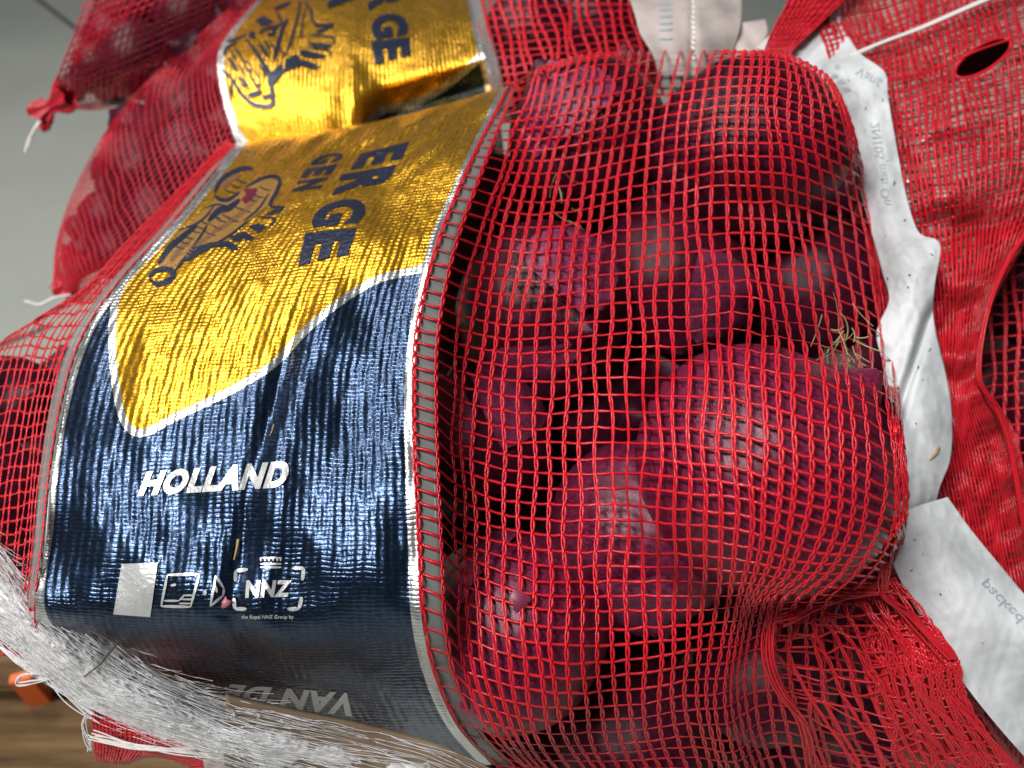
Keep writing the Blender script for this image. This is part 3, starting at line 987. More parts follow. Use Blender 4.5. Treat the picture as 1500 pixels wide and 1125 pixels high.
decal('engraved_drawing', S2, V[:, :2], F, M_INK, band2, .0013, 1.)

# left end of the second bag with its tail
L2 = [
    [(430, -55, .66), (340, 10, .65), (265, 75, .64), (205, 130, .63), (160, 185, .62), (112, 270, .61), (84, 350, .60), (78, 412, .59)],
    [(372, 5, .578), (310, 60, .585), (240, 118, .585), (185, 168, .585), (150, 225, .58), (112, 300, .575), (88, 362, .575), (80, 415, .58)],
    [(326, 62, .537), (282, 110, .545), (232, 165, .545), (190, 212, .545), (150, 268, .55), (118, 325, .555), (95, 378, .56), (84, 420, .575)],
    [(318, 105, .512), (286, 160, .52), (244, 212, .522), (202, 260, .525), (162, 310, .535), (125, 355, .545), (100, 395, .555), (88, 425, .57)],
    [(328, 155, .502), (300, 210, .508), (262, 262, .512), (222, 308, .518), (178, 352, .528), (135, 385, .54), (106, 410, .555), (92, 430, .57)],
    [(346, 212, .507), (318, 262, .505), (282, 312, .51), (240, 355, .518), (192, 392, .53), (145, 412, .545), (112, 424, .56), (96, 434, .57)],
    [(370, 260, .52), (340, 310, .52), (300, 360, .53), (250, 400, .54), (200, 430, .55), (150, 440, .56), (118, 440, .57), (100, 440, .58)],
]
G2 = 'onions in the left end of the second bag'
LB2 = 'red onion inside the left end of the second bag, under fine red net'
b2 = [onion(*q, (random.uniform(-1, 1), random.uniform(-1, 1), .3), LB2, G2, 0) for q in [(280, 165, .585, .034), (212, 252, .582, .034), (292, 240, .556, .034), (165, 325, .592, .026), (240, 330, .56, .032), (172, 372, .575, .02), (350, 75, .615, .03)]]
for q in [(330, 140, .60, .028), (250, 200, .62, .03), (190, 300, .62, .028), (150, 362, .61, .02), (280, 300, .60, .03), (220, 380, .60, .026), (130, 372, .605, .016), (200, 190, .63, .022), (240, 130, .64, .02), (165, 255, .62, .017), (120, 335, .60, .012), (340, 200, .59, .03), (380, 20, .66, .03), (300, 90, .63, .026)]:
    onion(*q, (random.uniform(-1, 1), random.uniform(-1, 1), .3), LB2, G2, 0)
net('net', L2, np.linspace(0, 7, 36), np.linspace(0, 6, 40), bag2, b2, False, .22, 17, wr=.0005, ww=.00058, material=M_NET2, relax=8, pull=.2)


def tail(tip, root, mid, parent, string, seed, material):
    """gathered net end tied with a string"""
    n, m = 26, 40
    k = np.linspace(0, 1, n)
    path = cr1(np.array([root, mid, tip], float), k * 2)
    C = unproj(path)
    g = np.random.default_rng(seed)
    rad = np.interp(k, [0, .25, .5, .62, .8, 1], [.012, .010, .0055, .0045, .008, .012])
    ph = np.arange(m) * 2 * np.pi / m
    ax = C[-1] - C[0]; ax /= np.linalg.norm(ax)
    e1 = np.cross(ax, FWD); e1 /= np.linalg.norm(e1); e2 = np.cross(ax, e1)
    pleat = 1 + .25 * np.sin(ph * 7 + 1)[None] + .12 * np.sin(ph * 3 + k[:, None] * 3)
    r = rad[:, None] * pleat
    Vv = C[:, None] + (r * np.cos(ph))[..., None] * e1 + (r * .6 * np.sin(ph))[..., None] * e2
    Vv = Vv + (k[:, None, None] > .9) * ax * .004 * np.sin(ph * 5)[None, :, None]
    i, j = np.meshgrid(np.arange(n - 1), np.arange(m), indexing='ij'); j2 = (j + 1) % m
    F = np.stack([i * m + j, i * m + j2, (i + 1) * m + j2, (i + 1) * m + j], -1).reshape(-1, 4)
    t = mesh_obj('tail', Vv.reshape(-1, 3), F, material, parent)
    bundle('tie_string', string, 5, .0009, .0007, M_CORD, parent, seed, 24)
    return t


M_TAIL = red_plastic('red_net_gathered', (.50, .012, .03), .4)
tail((96, 428, .572), (120, 372, .565), (106, 404, .57), bag2, [(103, 432, .565), (80, 436, .562), (58, 446, .56), (36, 441, .56)], 3, M_TAIL)

# right part of the second bag
R2 = [
    [(672, -70, .60), (740, -72, .60), (820, -72, .60), (900, -70, .60), (1000, -70, .61)],
    [(690, -5, .552), (755, -8, .55), (830, -10, .545), (905, -10, .55), (1000, -10, .56)],
    [(703, 45, .512), (768, 38, .51), (838, 32, .507), (912, 28, .515), (1000, 28, .53)],
    [(713, 88, .493), (778, 80, .490), (848, 72, .49), (920, 66, .50), (1005, 62, .52)],
    [(722, 128, .496), (788, 120, .488), (858, 108, .49), (930, 100, .50), (1010, 98, .52)],
    [(735, 180, .51), (798, 165, .50), (868, 150, .50), (940, 140, .51), (1015, 140, .53)],
]
G2R = 'onions in the right part of the second bag'
LB2R = 'red onion under net of the second bag, between gold band and cream label'
b2r = [onion(*q, (random.uniform(-1, 1), random.uniform(-1, 1), .2), LB2R, G2R, 0) for q in [(778, 62, .545, .036), (868, 40, .555, .038), (800, -30, .60, .034), (735, 120, .545, .028), (915, 95, .56, .03), (950, 20, .58, .034)]]
net('net', R2, np.linspace(0, 4, 21), np.linspace(0, 5, 19), bag2, b2r, True, .28, 23, wr=.00085, ww=.00085)
hem2 = [[(x - 5, y, d - .001), (x + 16, y, d - .0005)] for x, y, d in [(678, -60, .60), (692, -5, .55), (704, 48, .51), (713, 88, .492), (722, 128, .492), (732, 175, .505)]]
sheet('film_hem', hem2, 30, 4, M_FILM, bag2, .0002)

# cream sewn-in label of the second bag
lab = [[(908, -60, .53), (990, -60, .53), (1078, -60, .53)], [(920, -10, .50), (1005, -8, .495), (1086, -10, .50)], [(930, 22, .482), (1012, 22, .474), (1087, 20, .482)], [(938, 50, .47), (1016, 52, .462), (1084, 46, .472)], [(955, 78, .462), (1020, 84, .458), (1072, 82, .468)], [(965, 110, .46), (1020, 112, .458), (1065, 112, .468)]]
nl = snoise(41, 8, .01, .03)
labo, SL = sheet('sewn_label', lab, 60, 50, M_PAPER2, bag2, .0003, lambda x, y: .0011 * nl(x, y) + .0008 * np.sin((x - 1014) * .05) * 0 + .0025 * np.exp(-((x - 1014) / 5) ** 2))
labo['label'] = 'cream paper label with a stitched seam down its middle'
stt = [line((1014 + 1.5 * math.sin(y), y), (1016 + 1.5 * math.sin(y * 1.7), y + 5), 2.6) for y in np.arange(-30, 84, 7.5)]
V, F = join([(np.column_stack([v, 0 * v[:, 0]]), f) for v, f in stt])
decal('stitching', SL, V[:, :2], F, M_CORD, labo, .0012)
for y in (6, 14, 24, 34, 43, 56):
    V, F = line((965, y), (985, y - 1), 3.0); decal('print_line', SL, V, F, M_INKG, labo, .0010)
lab2 = [[(1070, 36, .48), (1122, 28, .475)], [(1074, 60, .472), (1124, 52, .468)], [(1078, 90, .466), (1104, 84, .466)]]
sheet('label_corner', lab2, 16, 16, M_PAPER2, bag2, .0003, lambda x, y: .001 * nl(x * 1.4, y * 1.4))

# ================================================================== THIRD BAG
bag3 = empty('onion_bag', base_of(280, 60, .70), 'dark shaded red net bag overhanging at the top of the stack with tied tail', 'onion bag', 'onion bags stacked on the pallet')
T3 = [
    [(190, -90, .60), (320, -110, .60), (450, -120, .60)],
    [(135, -20, .570), (255, -60, .565), (430, -90, .57)],
    [(112, 45, .572), (210, 5, .565), (400, -60, .575)],
    [(88, 105, .588), (190, 60, .585), (395, -25, .60)],
    [(80, 135, .605), (185, 108, .615), (388, 0, .635)],
    [(86, 152, .63), (182, 135, .65), (372, 22, .67)],
    [(98, 160, .66), (178, 150, .69), (345, 44, .71)],
    [(120, 152, .70), (185, 140, .73), (330, 54, .75)],
]
G3 = 'onions in the third bag'
LB3 = 'red onion inside the shaded overhanging net bag'
b3 = [onion(*q, (random.uniform(-1, 1), random.uniform(-1, 1), .2), LB3, G3, 0) for q in [(146, 98, .640, .020), (205, 85, .64, .032), (285, 30, .65, .034), (195, 5, .65, .032), (265, -40, .66, .032), (345, -20, .67, .03)]]
for q in [(126, 112, .64, .014), (165, 118, .66, .022), (240, 90, .68, .026), (320, 35, .70, .026), (152, 60, .65, .018), (170, 55, .65, .026), (240, 50, .67, .03), (105, 132, .63, .011), (200, 115, .69, .02), (280, 65, .71, .022), (172, 10, .64, .018), (360, 10, .71, .024)]:
    onion(*q, (random.uniform(-1, 1), random.uniform(-1, 1), .2), LB3, G3, 0)
net('net', T3, np.linspace(0, 2, 26), np.linspace(0, 7, 34), bag3, b3, False, .22, 29, wr=.0006, ww=.0006, material=M_NET2, relax=8, pull=.2)
tail((58, 168, .615), (100, 138, .605), (80, 152, .61), bag3, [(62, 172, .61), (52, 186, .608), (44, 202, .606), (38, 222, .606)], 9, M_TAIL)

# ================================================================== RIGHT REAR BAG
bag4 = empty('onion_bag', base_of(1450, 600, .50), 'rear onion bag with flat red header, hand hole and white stitched seam', 'onion bag', 'onion bags stacked on the pallet')
H4 = [
    [(1150, -60, .50), (1240, -90, .50), (1340, -120, .50), (1440, -150, .50), (1580, -190, .50)],
    [(1190, 20, .46), (1270, 5, .465), (1360, -25, .47), (1450, -55, .475), (1580, -90, .48)],
    [(1215, 85, .435), (1290, 66, .437), (1370, 38, .442), (1460, 5, .448), (1580, -40, .455)],
    [(1225, 140, .42), (1300, 125, .418), (1380, 105, .42), (1470, 75, .425), (1580, 40, .43)],
    [(1235, 220, .415), (1310, 210, .405), (1390, 195, .398), (1480, 175, .402), (1590, 150, .41)],
    [(1250, 310, .41), (1325, 305, .395), (1400, 290, .385), (1475, 270, .39), (1570, 240, .40)],
    [(1270, 400, .405), (1340, 400, .385), (1405, 390, .375), (1458, 370, .382), (1515, 330, .395)],
    [(1300, 480, .40), (1355, 485, .378), (1402, 480, .368), (1436, 470, .375), (1448, 455, .392)],
    [(1310, 570, .40), (1362, 572, .375), (1402, 570, .366), (1430, 562, .372), (1434, 548, .388)],
    [(1320, 660, .40), (1375, 665, .372), (1422, 662, .365), (1462, 650, .37), (1482, 628, .385)],
    [(1330, 750, .40), (1390, 755, .37), (1440, 755, .365), (1480, 745, .368), (1504, 715, .382)],
    [(1340, 860, .40), (1400, 865, .375), (1455, 862, .37), (1500, 850, .372), (1530, 810, .385)],
    [(1340, 1000, .42), (1410, 1010, .395), (1480, 1010, .39), (1530, 1000, .39), (1570, 960, .40)],
    [(1340, 1150, .45), (1420, 1160, .43), (1490, 1160, .42), (1550, 1150, .42), (1600, 1120, .42)],
]
nh = snoise(51, 9, .004, .012)


def disp4(x, y):
    return .0035 * nh(x, y) + .0016 * nh(x * 2.3 + 50, y * 2.1)


S4 = Surf(H4, disp4)
# header film with the hand hole cut out of it
n4, m4 = 420, 260
rr, cc = np.meshgrid(np.linspace(0, S4.R - 1, n4), np.linspace(0, S4.C - 1, m4), indexing='ij')
P4 = S4.ev(rr, cc)


def in_hole(P, grow=1.):
    x, y = P[..., 0] - 1440, P[..., 1] - 85
    a = math.radians(-32)
    u, v = x * math.cos(a) + y * math.sin(a), -x * math.sin(a) + y * math.cos(a)
    return (u / (46 * grow)) ** 2 + (v / (17 * grow)) ** 2 < 1


Pb = P4.copy(); Pb[..., 2] += .004
F4 = gridF(n4, m4)
cen = Pb.reshape(-1, 3)[F4].mean(1)
F4 = F4[~in_hole(cen)]
Pc = P4.copy(); Pc[..., 2] += .03
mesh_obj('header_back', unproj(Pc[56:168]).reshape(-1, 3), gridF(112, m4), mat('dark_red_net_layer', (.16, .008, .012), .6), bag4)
film4 = mesh_obj('header_film', unproj(Pb).reshape(-1, 3), F4, M_BACKFILM, bag4)


def dense_net(name, s, cpos, rpos, parent, wr, ww, seed, cut, material, jit=.25, deep=0.):
    g = np.random.default_rng(seed)
    rr, cc = np.meshgrid(rpos, cpos, indexing='ij')
    f = snoise(seed, 8, .04, .15)
    jj, ii = np.meshgrid(np.arange(len(rpos)), np.arange(len(cpos)), indexing='ij')
    cc2 = np.clip(cc + np.gradient(cc, axis=1) * jit * f(jj * .6, ii * 1.4), 0, s.C - 1)
    rr2 = np.clip(rr + np.gradient(rr, axis=0) * jit * f(ii * .7 + 9, jj * 1.4), 0, s.R - 1)
    P = s.ev(rr2, cc2); P[..., 2] += deep
    W = unproj(P); hole = in_hole(P, 1.0) if cut else np.zeros(P.shape[:2], bool)
    N = np.cross(np.gradient(W, axis=1), np.gradient(W, axis=0)); N /= np.linalg.norm(N, axis=2, keepdims=True) + 1e-12
    N *= np.sign((N * (CAM - W)).sum(-1, keepdims=True) + 1e-9)
    parts = []
    for ax, w in ((1, wr), (0, ww)):
        Wa, Na, Ha = (W, N, hole) if ax == 1 else (np.swapaxes(W, 0, 1), np.swapaxes(N, 0, 1), hole.T)
        t = np.linspace(0, Wa.shape[1] - 1, (Wa.shape[1] - 1) * 3 + 1)
        A = np.moveaxis(cr1(np.moveaxis(Wa, 1, 0), t), 0, 1); An = np.moveaxis(cr1(np.moveaxis(Na, 1, 0), t), 0, 1)
        Hh = np.moveaxis(cr1(np.moveaxis(Ha.astype(float), 1, 0), t), 0, 1) > .5
        wv = w * (1 + .3 * np.sin(t[None] * 2.2 + g.uniform(0, 6, (len(A), 1))))
        v, fq = tubes(A + An * (.0003 if ax else .0005), An, wv, .0002, 4)
        bad = np.repeat(Hh.reshape(-1), 4)
        fq = fq[~bad[fq].any(1)]
        parts.append((v, fq))
    return mesh_obj(name, *join(parts), material, parent)


dense_net('header_net', S4, np.linspace(0, 4, 38), np.linspace(0, 13, 92), bag4, .00075, .00075, 61, True, M_NET)
dense_net('header_net', S4, np.linspace(0, 4, 22), np.linspace(0, 13, 70), bag4, .0004, .0004, 67, True, M_NET, .6, .002)
aa = np.linspace(0, 2 * np.pi, 60); ca, sa = math.cos(math.radians(-32)), math.sin(math.radians(-32))
hxp, hyp = 1440 + 47 * np.cos(aa) * ca - 18 * np.sin(aa) * sa, 85 + 47 * np.cos(aa) * sa + 18 * np.sin(aa) * ca
hp = unproj(np.column_stack([hxp, hyp, S4.look(hxp, hyp) - .0004]))[None]
mesh_obj('hand_hole_rim', *tubes(hp, np.broadcast_to(-FWD, hp.shape), .0009, .0005, 6), M_NET, bag4)
# folded edges of the header
for path, nn in [([(1520, 318, .385), (1478, 380, .375), (1446, 460, .366), (1434, 552, .364), (1462, 600, .364), (1482, 660, .364), (1500, 760, .365), (1512, 830, .37)], 9),
                 ([(1232, 130, .418), (1300, 118, .412), (1380, 98, .414), (1440, 70, .416), (1520, 45, .42)], 7)]:
    bundle('folded_edge', path, nn - 3, .0011, .0005, M_NET, bag4, nn + 60, 60)
bundle('white_stitching', [(1246, 82, .425), (1300, 60, .428), (1352, 40, .43), (1410, 14, .434), (1470, -12, .438), (1530, -36, .44)], 7, .0012, .0008, M_CORD, bag4, 71, 50)

# open net and onions of that bag at the right edge
R4 = [[(1400, 190, 0.52), (1480, 180, 0.51), (1560, 170, 0.505), (1640, 170, 0.51), (1760, 170, 0.53), (1860, 175, 0.57), (1880, 180, 0.65)], [(1400, 300, 0.47), (1480, 290, 0.46), (1560, 280, 0.455), (1640, 280, 0.46), (1760, 280, 0.48), (1860, 285, 0.52), (1880, 290, 0.6)], [(1400, 400, 0.455), (1480, 395, 0.435), (1560, 385, 0.428), (1640, 380, 0.43), (1760, 380, 0.45), (1860, 385, 0.49), (1880, 390, 0.57)], [(1395, 500, 0.45), (1480, 492, 0.42), (1560, 485, 0.412), (1640, 480, 0.42), (1760, 480, 0.44), (1860, 485, 0.48), (1880, 490, 0.56)], [(1395, 600, 0.445), (1480, 590, 0.415), (1560, 580, 0.41), (1640, 580, 0.42), (1760, 580, 0.44), (1860, 585, 0.48), (1880, 590, 0.56)], [(1400, 720, 0.44), (1480, 715, 0.415), (1560, 705, 0.41), (1640, 700, 0.42), (1760, 700, 0.44), (1860, 705, 0.48), (1880, 710, 0.56)], [(1400, 850, 0.45), (1480, 850, 0.425), (1560, 845, 0.42), (1640, 840, 0.43), (1760, 840, 0.45), (1860, 845, 0.49), (1880, 850, 0.57)], [(1400, 980, 0.47), (1480, 980, 0.45), (1560, 975, 0.44), (1640, 970, 0.45), (1760, 970, 0.47), (1860, 975, 0.51), (1880, 980, 0.59)], [(1400, 1090, 0.52), (1480, 1090, 0.5), (1560, 1085, 0.49), (1640, 1080, 0.5), (1760, 1080, 0.52), (1860, 1085, 0.56), (1880, 1090, 0.64)]]
G4 = 'onions in the right rear bag'
LB4 = 'dark red onion in the rear bag beside the red header fold'
b4 = [onion(*q, (random.uniform(-1, 1), random.uniform(-1, 1), .2), LB4, G4, 0) for q in [(1510, 420, .465, .036), (1530, 590, .455, .038), (1450, 510, .50, .034), (1530, 760, .46, .036), (1470, 660, .50, .036), (1490, 330, .52, .034), (1650, 420, .47, .04), (1660, 600, .47, .042), (1650, 780, .475, .04), (1780, 500, .50, .04), (1780, 690, .50, .04), (1640, 930, .49, .038), (1780, 860, .52, .038), (1640, 270, .53, .036)]]
net('net', R4, np.linspace(0, 6, 28), np.linspace(0, 8, 46), bag4, b4, True, .3, 73, wr=.0007, ww=.0007)
# red flap crossing above the white strip
flap = [[(1168, -40, .455), (1290, -60, .46)], [(1150, 10, .45), (1236, 0, .45)], [(1132, 45, .447), (1196, 40, .444)], [(1118, 80, .445), (1160, 76, .44)], [(1112, 110, .45), (1145, 110, .445)]]
M_FLAP = red_plastic('red_woven_flap', (.60, .02, .04), .45)
sheet('corner_flap', flap, 40, 24, M_FLAP, bag4, .0004, lambda x, y: .0012 * nh(x * 3, y * 3))
dense_net('corner_net', Surf([[(x, y, d - .0015) for x, y, d in r] for r in flap]), np.linspace(0, 1, 10), np.linspace(0, 4, 18), bag4, .0005, .0005, 77, False, M_NET)
pg = empty('onion_bag', base_of(1330, 0, .6), 'onion bag at the very back showing only dark net and a glint of gold', 'onion bag', 'onion bags stacked on the pallet')
K5 = [[(1180, -60, .53), (1300, -60, .53), (1420, -60, .54)], [(1190, 0, .51), (1290, -5, .505), (1400, -20, .51)], [(1210, 50, .50), (1290, 40, .495), (1380, 20, .50)], [(1215, 100, .51), (1290, 90, .51), (1380, 80, .52)]]
net('net', K5, np.linspace(0, 2, 16), np.linspace(0, 3, 14), pg, (), True, .5, 79, wr=.0006, ww=.0006)
gold, _ = sheet('printed_band', [[(1330, -20, .488), (1400, -40, .49)], [(1335, 0, .485), (1395, -8, .487)], [(1342, 8, .487), (1384, 4, .49)]], 12, 20, mat('gold_foil', (.85, .48, .03), .25, .9), pg, .0003, lambda x, y: .001 * nh(x * 5, y * 5))
onion(1265, 20, .56, .035, (0, 1, 0), 'dark red onion at the very back behind the printed white strip', None, 0)

# ================================================================== WHITE LABEL STRIP
strip = [
    [(1108, 70, .452), (1165, 20, .455), (1228, 2, .46)],
    [(1145, 92, .446), (1192, 68, .444), (1236, 38, .45)],
    [(1185, 120, .438), (1222, 98, .425), (1258, 76, .425)],
    [(1218, 158, .425), (1258, 130, .405), (1296, 106, .402)],
    [(1236, 190, .418), (1270, 170, .398), (1301, 142, .395)],
    [(1250, 235, .405), (1284, 228, .388), (1314, 218, .386)],
    [(1264, 295, .39), (1298, 292, .376), (1328, 288, .375)],
    [(1278, 345, .376), (1312, 345, .364), (1346, 340, .364)],
    [(1292, 398, .366), (1332, 380, .354), (1377, 358, .350)],
    [(1302, 440, .360), (1335, 432, .350), (1369, 420, .350)],
    [(1284, 488, .352), (1325, 482, .346), (1368, 470, .352)],
    [(1296, 540, .345), (1340, 545, .342), (1384, 540, .348)],
    [(1308, 600, .338), (1352, 602, .336), (1394, 598, .342)],
    [(1314, 670, .332), (1354, 672, .331), (1393, 668, .336)],
    [(1308, 730, .329), (1342, 732, .328), (1376, 716, .332)],
    [(1300, 765, .330), (1335, 770, .330), (1366, 762, .334)],
]
np_ = snoise(83, 9, .006, .018)


def dispS(x, y):
    d = .0003 * np_(x * .8, y * .8) - .0005 * np.abs(np_(x * .9 + 31, y * .7)) + .00025 * np.abs(np_(x * 2.6, y * 2.2)) + .0002 * np.abs(np_(x * 4, y * 4))
    # diagonal fold through the middle of the strip
    f = (x - 1365) + (y - 455) * .32
    w = np.clip((y - 430) / 40, 0, 1) * np.clip((680 - y) / 60, 0, 1)
    return d + w * .0045 * np.exp(-(f / 7) ** 2) - w * .0025 * np.exp(-((f + 14) / 9) ** 2)


so, SS = sheet('label_strip', strip, 200, 40, M_PAPER, bag1, .0003, dispS)
so['label'] = 'white printed plastic label strip sewn to the bag'
low = [
    [(1296, 760, .326), (1342, 742, .322), (1388, 728, .324)],
    [(1304, 815, .318), (1368, 790, .313), (1424, 778, .316)],
    [(1330, 872, .312), (1402, 848, .306), (1470, 834, .310)],
    [(1362, 925, .306), (1438, 905, .300), (1512, 884, .304)],
    [(1400, 985, .302), (1480, 965, .297), (1560, 940, .300)],
    [(1450, 1050, .300), (1530, 1030, .297), (1610, 1000, .300)],
    [(1500, 1108, .300), (1585, 1095, .298), (1660, 1060, .30)],
]
no = snoise(89, 9, .008, .022)
lo, SLo = sheet('label_strip', low, 120, 60, M_PAPER, bag1, .0003, lambda x, y: .0002 * no(x * .7, y * .7) - .0005 * np.abs(no(x * .6 + 31, y * .6)) + .0002 * np.abs(no(x * 2.2, y * 2.2)) + .0001 * np.abs(no(x * 4, y * 4)) + .003 * np.clip((x + y * .8 - 2190) / 60, 0, 1) * np.sin((x - y) * .03))
lo['label'] = 'lower folded end of the white printed label strip'


def strip_text(s, o, body, quad, bold=.01):
    V, F = text_arrays(body, bold); V[:, 1] = 1 - V[:, 1]      # shows through from the back: mirrored
    decal('lettering', s, to_quad(V, *quad), F, M_INKG, o, .0005)


strip_text(SS, so, '2N105 mm On', ((1274, 180), (1288, 178), (1292, 300), (1306, 300)))
strip_text(SS, so, 'Vang', ((1252, 108), (1262, 92), (1285, 132), (1294, 117)))
strip_text(SLo, lo, 'packed', ((1434, 858), (1448, 846), (1490, 914), (1504, 902)))
for body, q, b in [('M', ((1198, 44), (1196, 22), (1217, 40), (1215, 18)), .08), ('o', ((1218, 52), (1218, 42), (1227, 50), (1227, 40)), .03)]:
    V, F = text_arrays(body, b); decal('lettering', SS, to_quad(V, *q), F, M_INKK, so, .0006)
g = np.random.default_rng(5)
sm = [fill_poly([(x + 6 * math.cos(a) * g.uniform(.6, 1.3), y + 4 * math.sin(a) * g.uniform(.6, 1.3)) for a in np.linspace(0, 5.4, 7)]) for x, y in [(1222, 112), (1232, 120), (1240, 132), (1226, 98)]]
V, F = join([(np.column_stack([v, 0 * v[:, 0]]), f) for v, f in sm]); decal('smudged_print', SS, V[:, :2], F, M_INKG, so, .0005)
# specks of soil and skin lying on the strip
sk = []
for s, o, pts in ((SS, so, [(1293, 146), (1268, 158), (1243, 117), (1240, 190), (1292, 262), (1325, 322), (1310, 268), (1345, 512), (1362, 512), (1345, 538), (1352, 556), (1300, 408), (1332, 402), (1365, 372), (1342, 620), (1330, 420)]), (SLo, lo, [(1326, 752), (1340, 790), (1352, 812), (1378, 870), (1335, 835)])):
    items = []
    for x, y in pts:
        a = g.uniform(0, 3.1); L = g.uniform(1.2, 3.4)
        items.append(stroke_poly([(x - L * math.cos(a), y - L * math.sin(a)), (x, y + 1), (x + L * math.cos(a), y + L * math.sin(a))], g.uniform(.9, 2)))
    V, F = join([(np.column_stack([v, 0 * v[:, 0]]), f) for v, f in items])
    decal('dirt_specks', s, V[:, :2], F, M_INKK, o, .0006)['kind'] = 'stuff'

# ================================================================== WHITE PALLET NET
wn = empty('pallet_wrap_net', base_of(300, 1080, .33), 'fluffy white knitted pallet wrap net bunched below the navy foil', 'wrap net')
top = [(-60, 748, 0.31), (0, 800, 0.302), (45, 855, 0.293), (130, 912, 0.289), (215, 975, 0.291), (330, 1022, 0.293), (430, 1044, 0.293), (540, 1066, 0.294), (650, 1098, 0.2892), (740, 1140, 0.2942)]
mid = [(-70, 830, 0.293), (0, 872, 0.285), (50, 925, 0.277), (125, 985, 0.271), (220, 1030, 0.271), (330, 1070, 0.273), (430, 1095, 0.275), (540, 1118, 0.276), (640, 1140, 0.2809), (730, 1175, 0.2839)]
bot = [(-80, 905, 0.301), (0, 945, 0.297), (58, 992, 0.291), (130, 1045, 0.288), (230, 1085, 0.288), (330, 1118, 0.289), (430, 1150, 0.291), (540, 1175, 0.293), (640, 1195, 0.2967), (730, 1215, 0.3027)]
SW = Surf([top, mid, bot])
nw = snoise(97, 10, .004, .012); nw2 = snoise(98, 10, .02, .05)


def threads(n, seed, smin, smax, lmin, lmax, r0, r1, wob, lift, tmin=0., tmax=2.):
    g = np.random.default_rng(seed); K = 34
    k = np.linspace(0, 1, K)
    s0 = g.uniform(smin, smax, n)[:, None]; L = g.uniform(lmin, lmax, n)[:, None]
    t0 = g.uniform(tmin, tmax, n)[:, None]
    S_ = np.clip(s0 + L * k, 0, 9)
    a, b, c = g.uniform(0, 6.28, (3, n, 1)); f1_, f2_ = g.uniform(1, 4, (2, n, 1))
    T_ = np.clip(t0 + (.5 * (1 - k)[None] if tmin < -.3 else 0) * 1. + wob * np.sin(f1_ * S_ + a) + wob * .6 * np.sin(f2_ * 2.3 * S_ + b), -.55 if tmin < -.3 else -.12, 2.12)
    S_ = np.clip(S_ + wob * .35 * np.sin(f2_ * 4 * k * 3 + c), 0, 9)
    P = SW.ev(T_, S_)
    P[..., 2] -= lift * (.5 + .5 * np.sin(f1_ * 3 * S_ + c)) * g.uniform(.2, 1, (n, 1))
    P[..., 2] += .0012 * nw(P[..., 0], P[..., 1]) + .0008 * nw2(P[..., 0], P[..., 1])
    W = unproj(P)
    r = g.uniform(r0, r1, (n, 1))
    return tubes(W, np.broadcast_to(-FWD, W.shape), r, r * .7, 3)


V, F = join([threads(90, 1, -3, 4.2, 2.5, 6, .00008, .0002, .07, .003), threads(45, 2, -1, 4.6, .6, 2.0, .00008, .00016, .30, .005), threads(50, 4, 3, 7.5, 1.5, 4, .00008, .00016, .05, .002),
             threads(70, 5, -.5, 5, .5, 1.6, .00006, .00012, .03, .001, -.5, .1), threads(60, 6, -1, 5, .2, .7, .0001, .00018, .12, .005)])
th = mesh_obj('threads', V, F, M_THREAD, wn); th['kind'] = 'stuff'
M_CORE = mat('white_knit', (.62, .62, .63), .6)
t = NT(M_CORE); co = t.coord()
mp = t.n('ShaderNodeMapping'); mp.inputs['Scale'].default_value = (1, 1, 1); t.l(co, mp.inputs[0])
nn = t.noise(mp.outputs[0], 110, 4, .6)
t.l(t.mapr(t.noise(co, 35, 3), .3, .7, .72, .98), t.b.inputs['Alpha'])
t.l(t.mix(nn, (.84, .84, .84), (.93, .93, .94)), t.b.inputs['Base Color'])
t.b.inputs['Roughness'].default_value = .22
t.bump(t.noise(co, 260, 4, .6), .5, .0015)
core = [[(x, y, d + .004) for x, y, d in row] for row in ([(x, y + 12, d) for x, y, d in top], mid, [(x, y - 8, d) for x, y, d in bot])]
wr1, wr2 = snoise(201, 12, .012, .03), snoise(202, 12, .03, .07)
def wrinkle(x, y):
    a, b = x * .88 + y * .47, -x * .47 + y * .88
    return .0015 * nw(x, y) - .0020 * np.abs(wr1(a * .45, b * .8)) + .0007 * np.abs(wr2(a * .8, b)) + .0003 * np.abs(wr2(a * 1.5, b * 1.5))
sheet('wrap_film', core, 110, 420, M_CORE, wn, 0, wrinkle)
M_SHADE_BROWN = mat('shaded_wood_brown', (.20, .135, .08), .6)
t = NT(M_SHADE_BROWN); t.l(t.mix(t.noise(t.coord(), 40, 4), (.13, .085, .05), (.30, .22, .14)), t.b.inputs['Base Color'])
kc, _ = sheet('added_brown_backing', [[(x, y - 4, d + .003) for x, y, d in top[5:]], [(x, y, d + .006) for x, y, d in mid[5:]], [(x, y, d + .008) for x, y, d in bot[5:]]], 20, 60, M_SHADE_BROWN, None, .0015)  # added brown sheet, stands in for shaded wood showing through the net
tag(kc, 'added brown sheet standing in for shaded wood under the thin end of the white wrap net', 'backing sheet')
# loose hanging loops at its lower edge
bundle('loose_thread', [(60, 985, .31), (30, 990, .31), (25, 1003, .31), (50, 1000, .31), (85, 990, .31)], 4, .0012, .00022, M_THREAD, wn, 4, 40)
bundle('loose_thread', [(128, 1045, .311), (124, 1065, .311), (132, 1090, .311), (130, 1100, .311)], 6, .0014, .0002, M_THREAD, wn, 5, 30)
bundle('loose_thread', [(0, 945, .318), (40, 975, .314), (90, 1015, .311), (135, 1048, .31)], 12, .002, .00025, M_THREAD, wn, 6, 50)

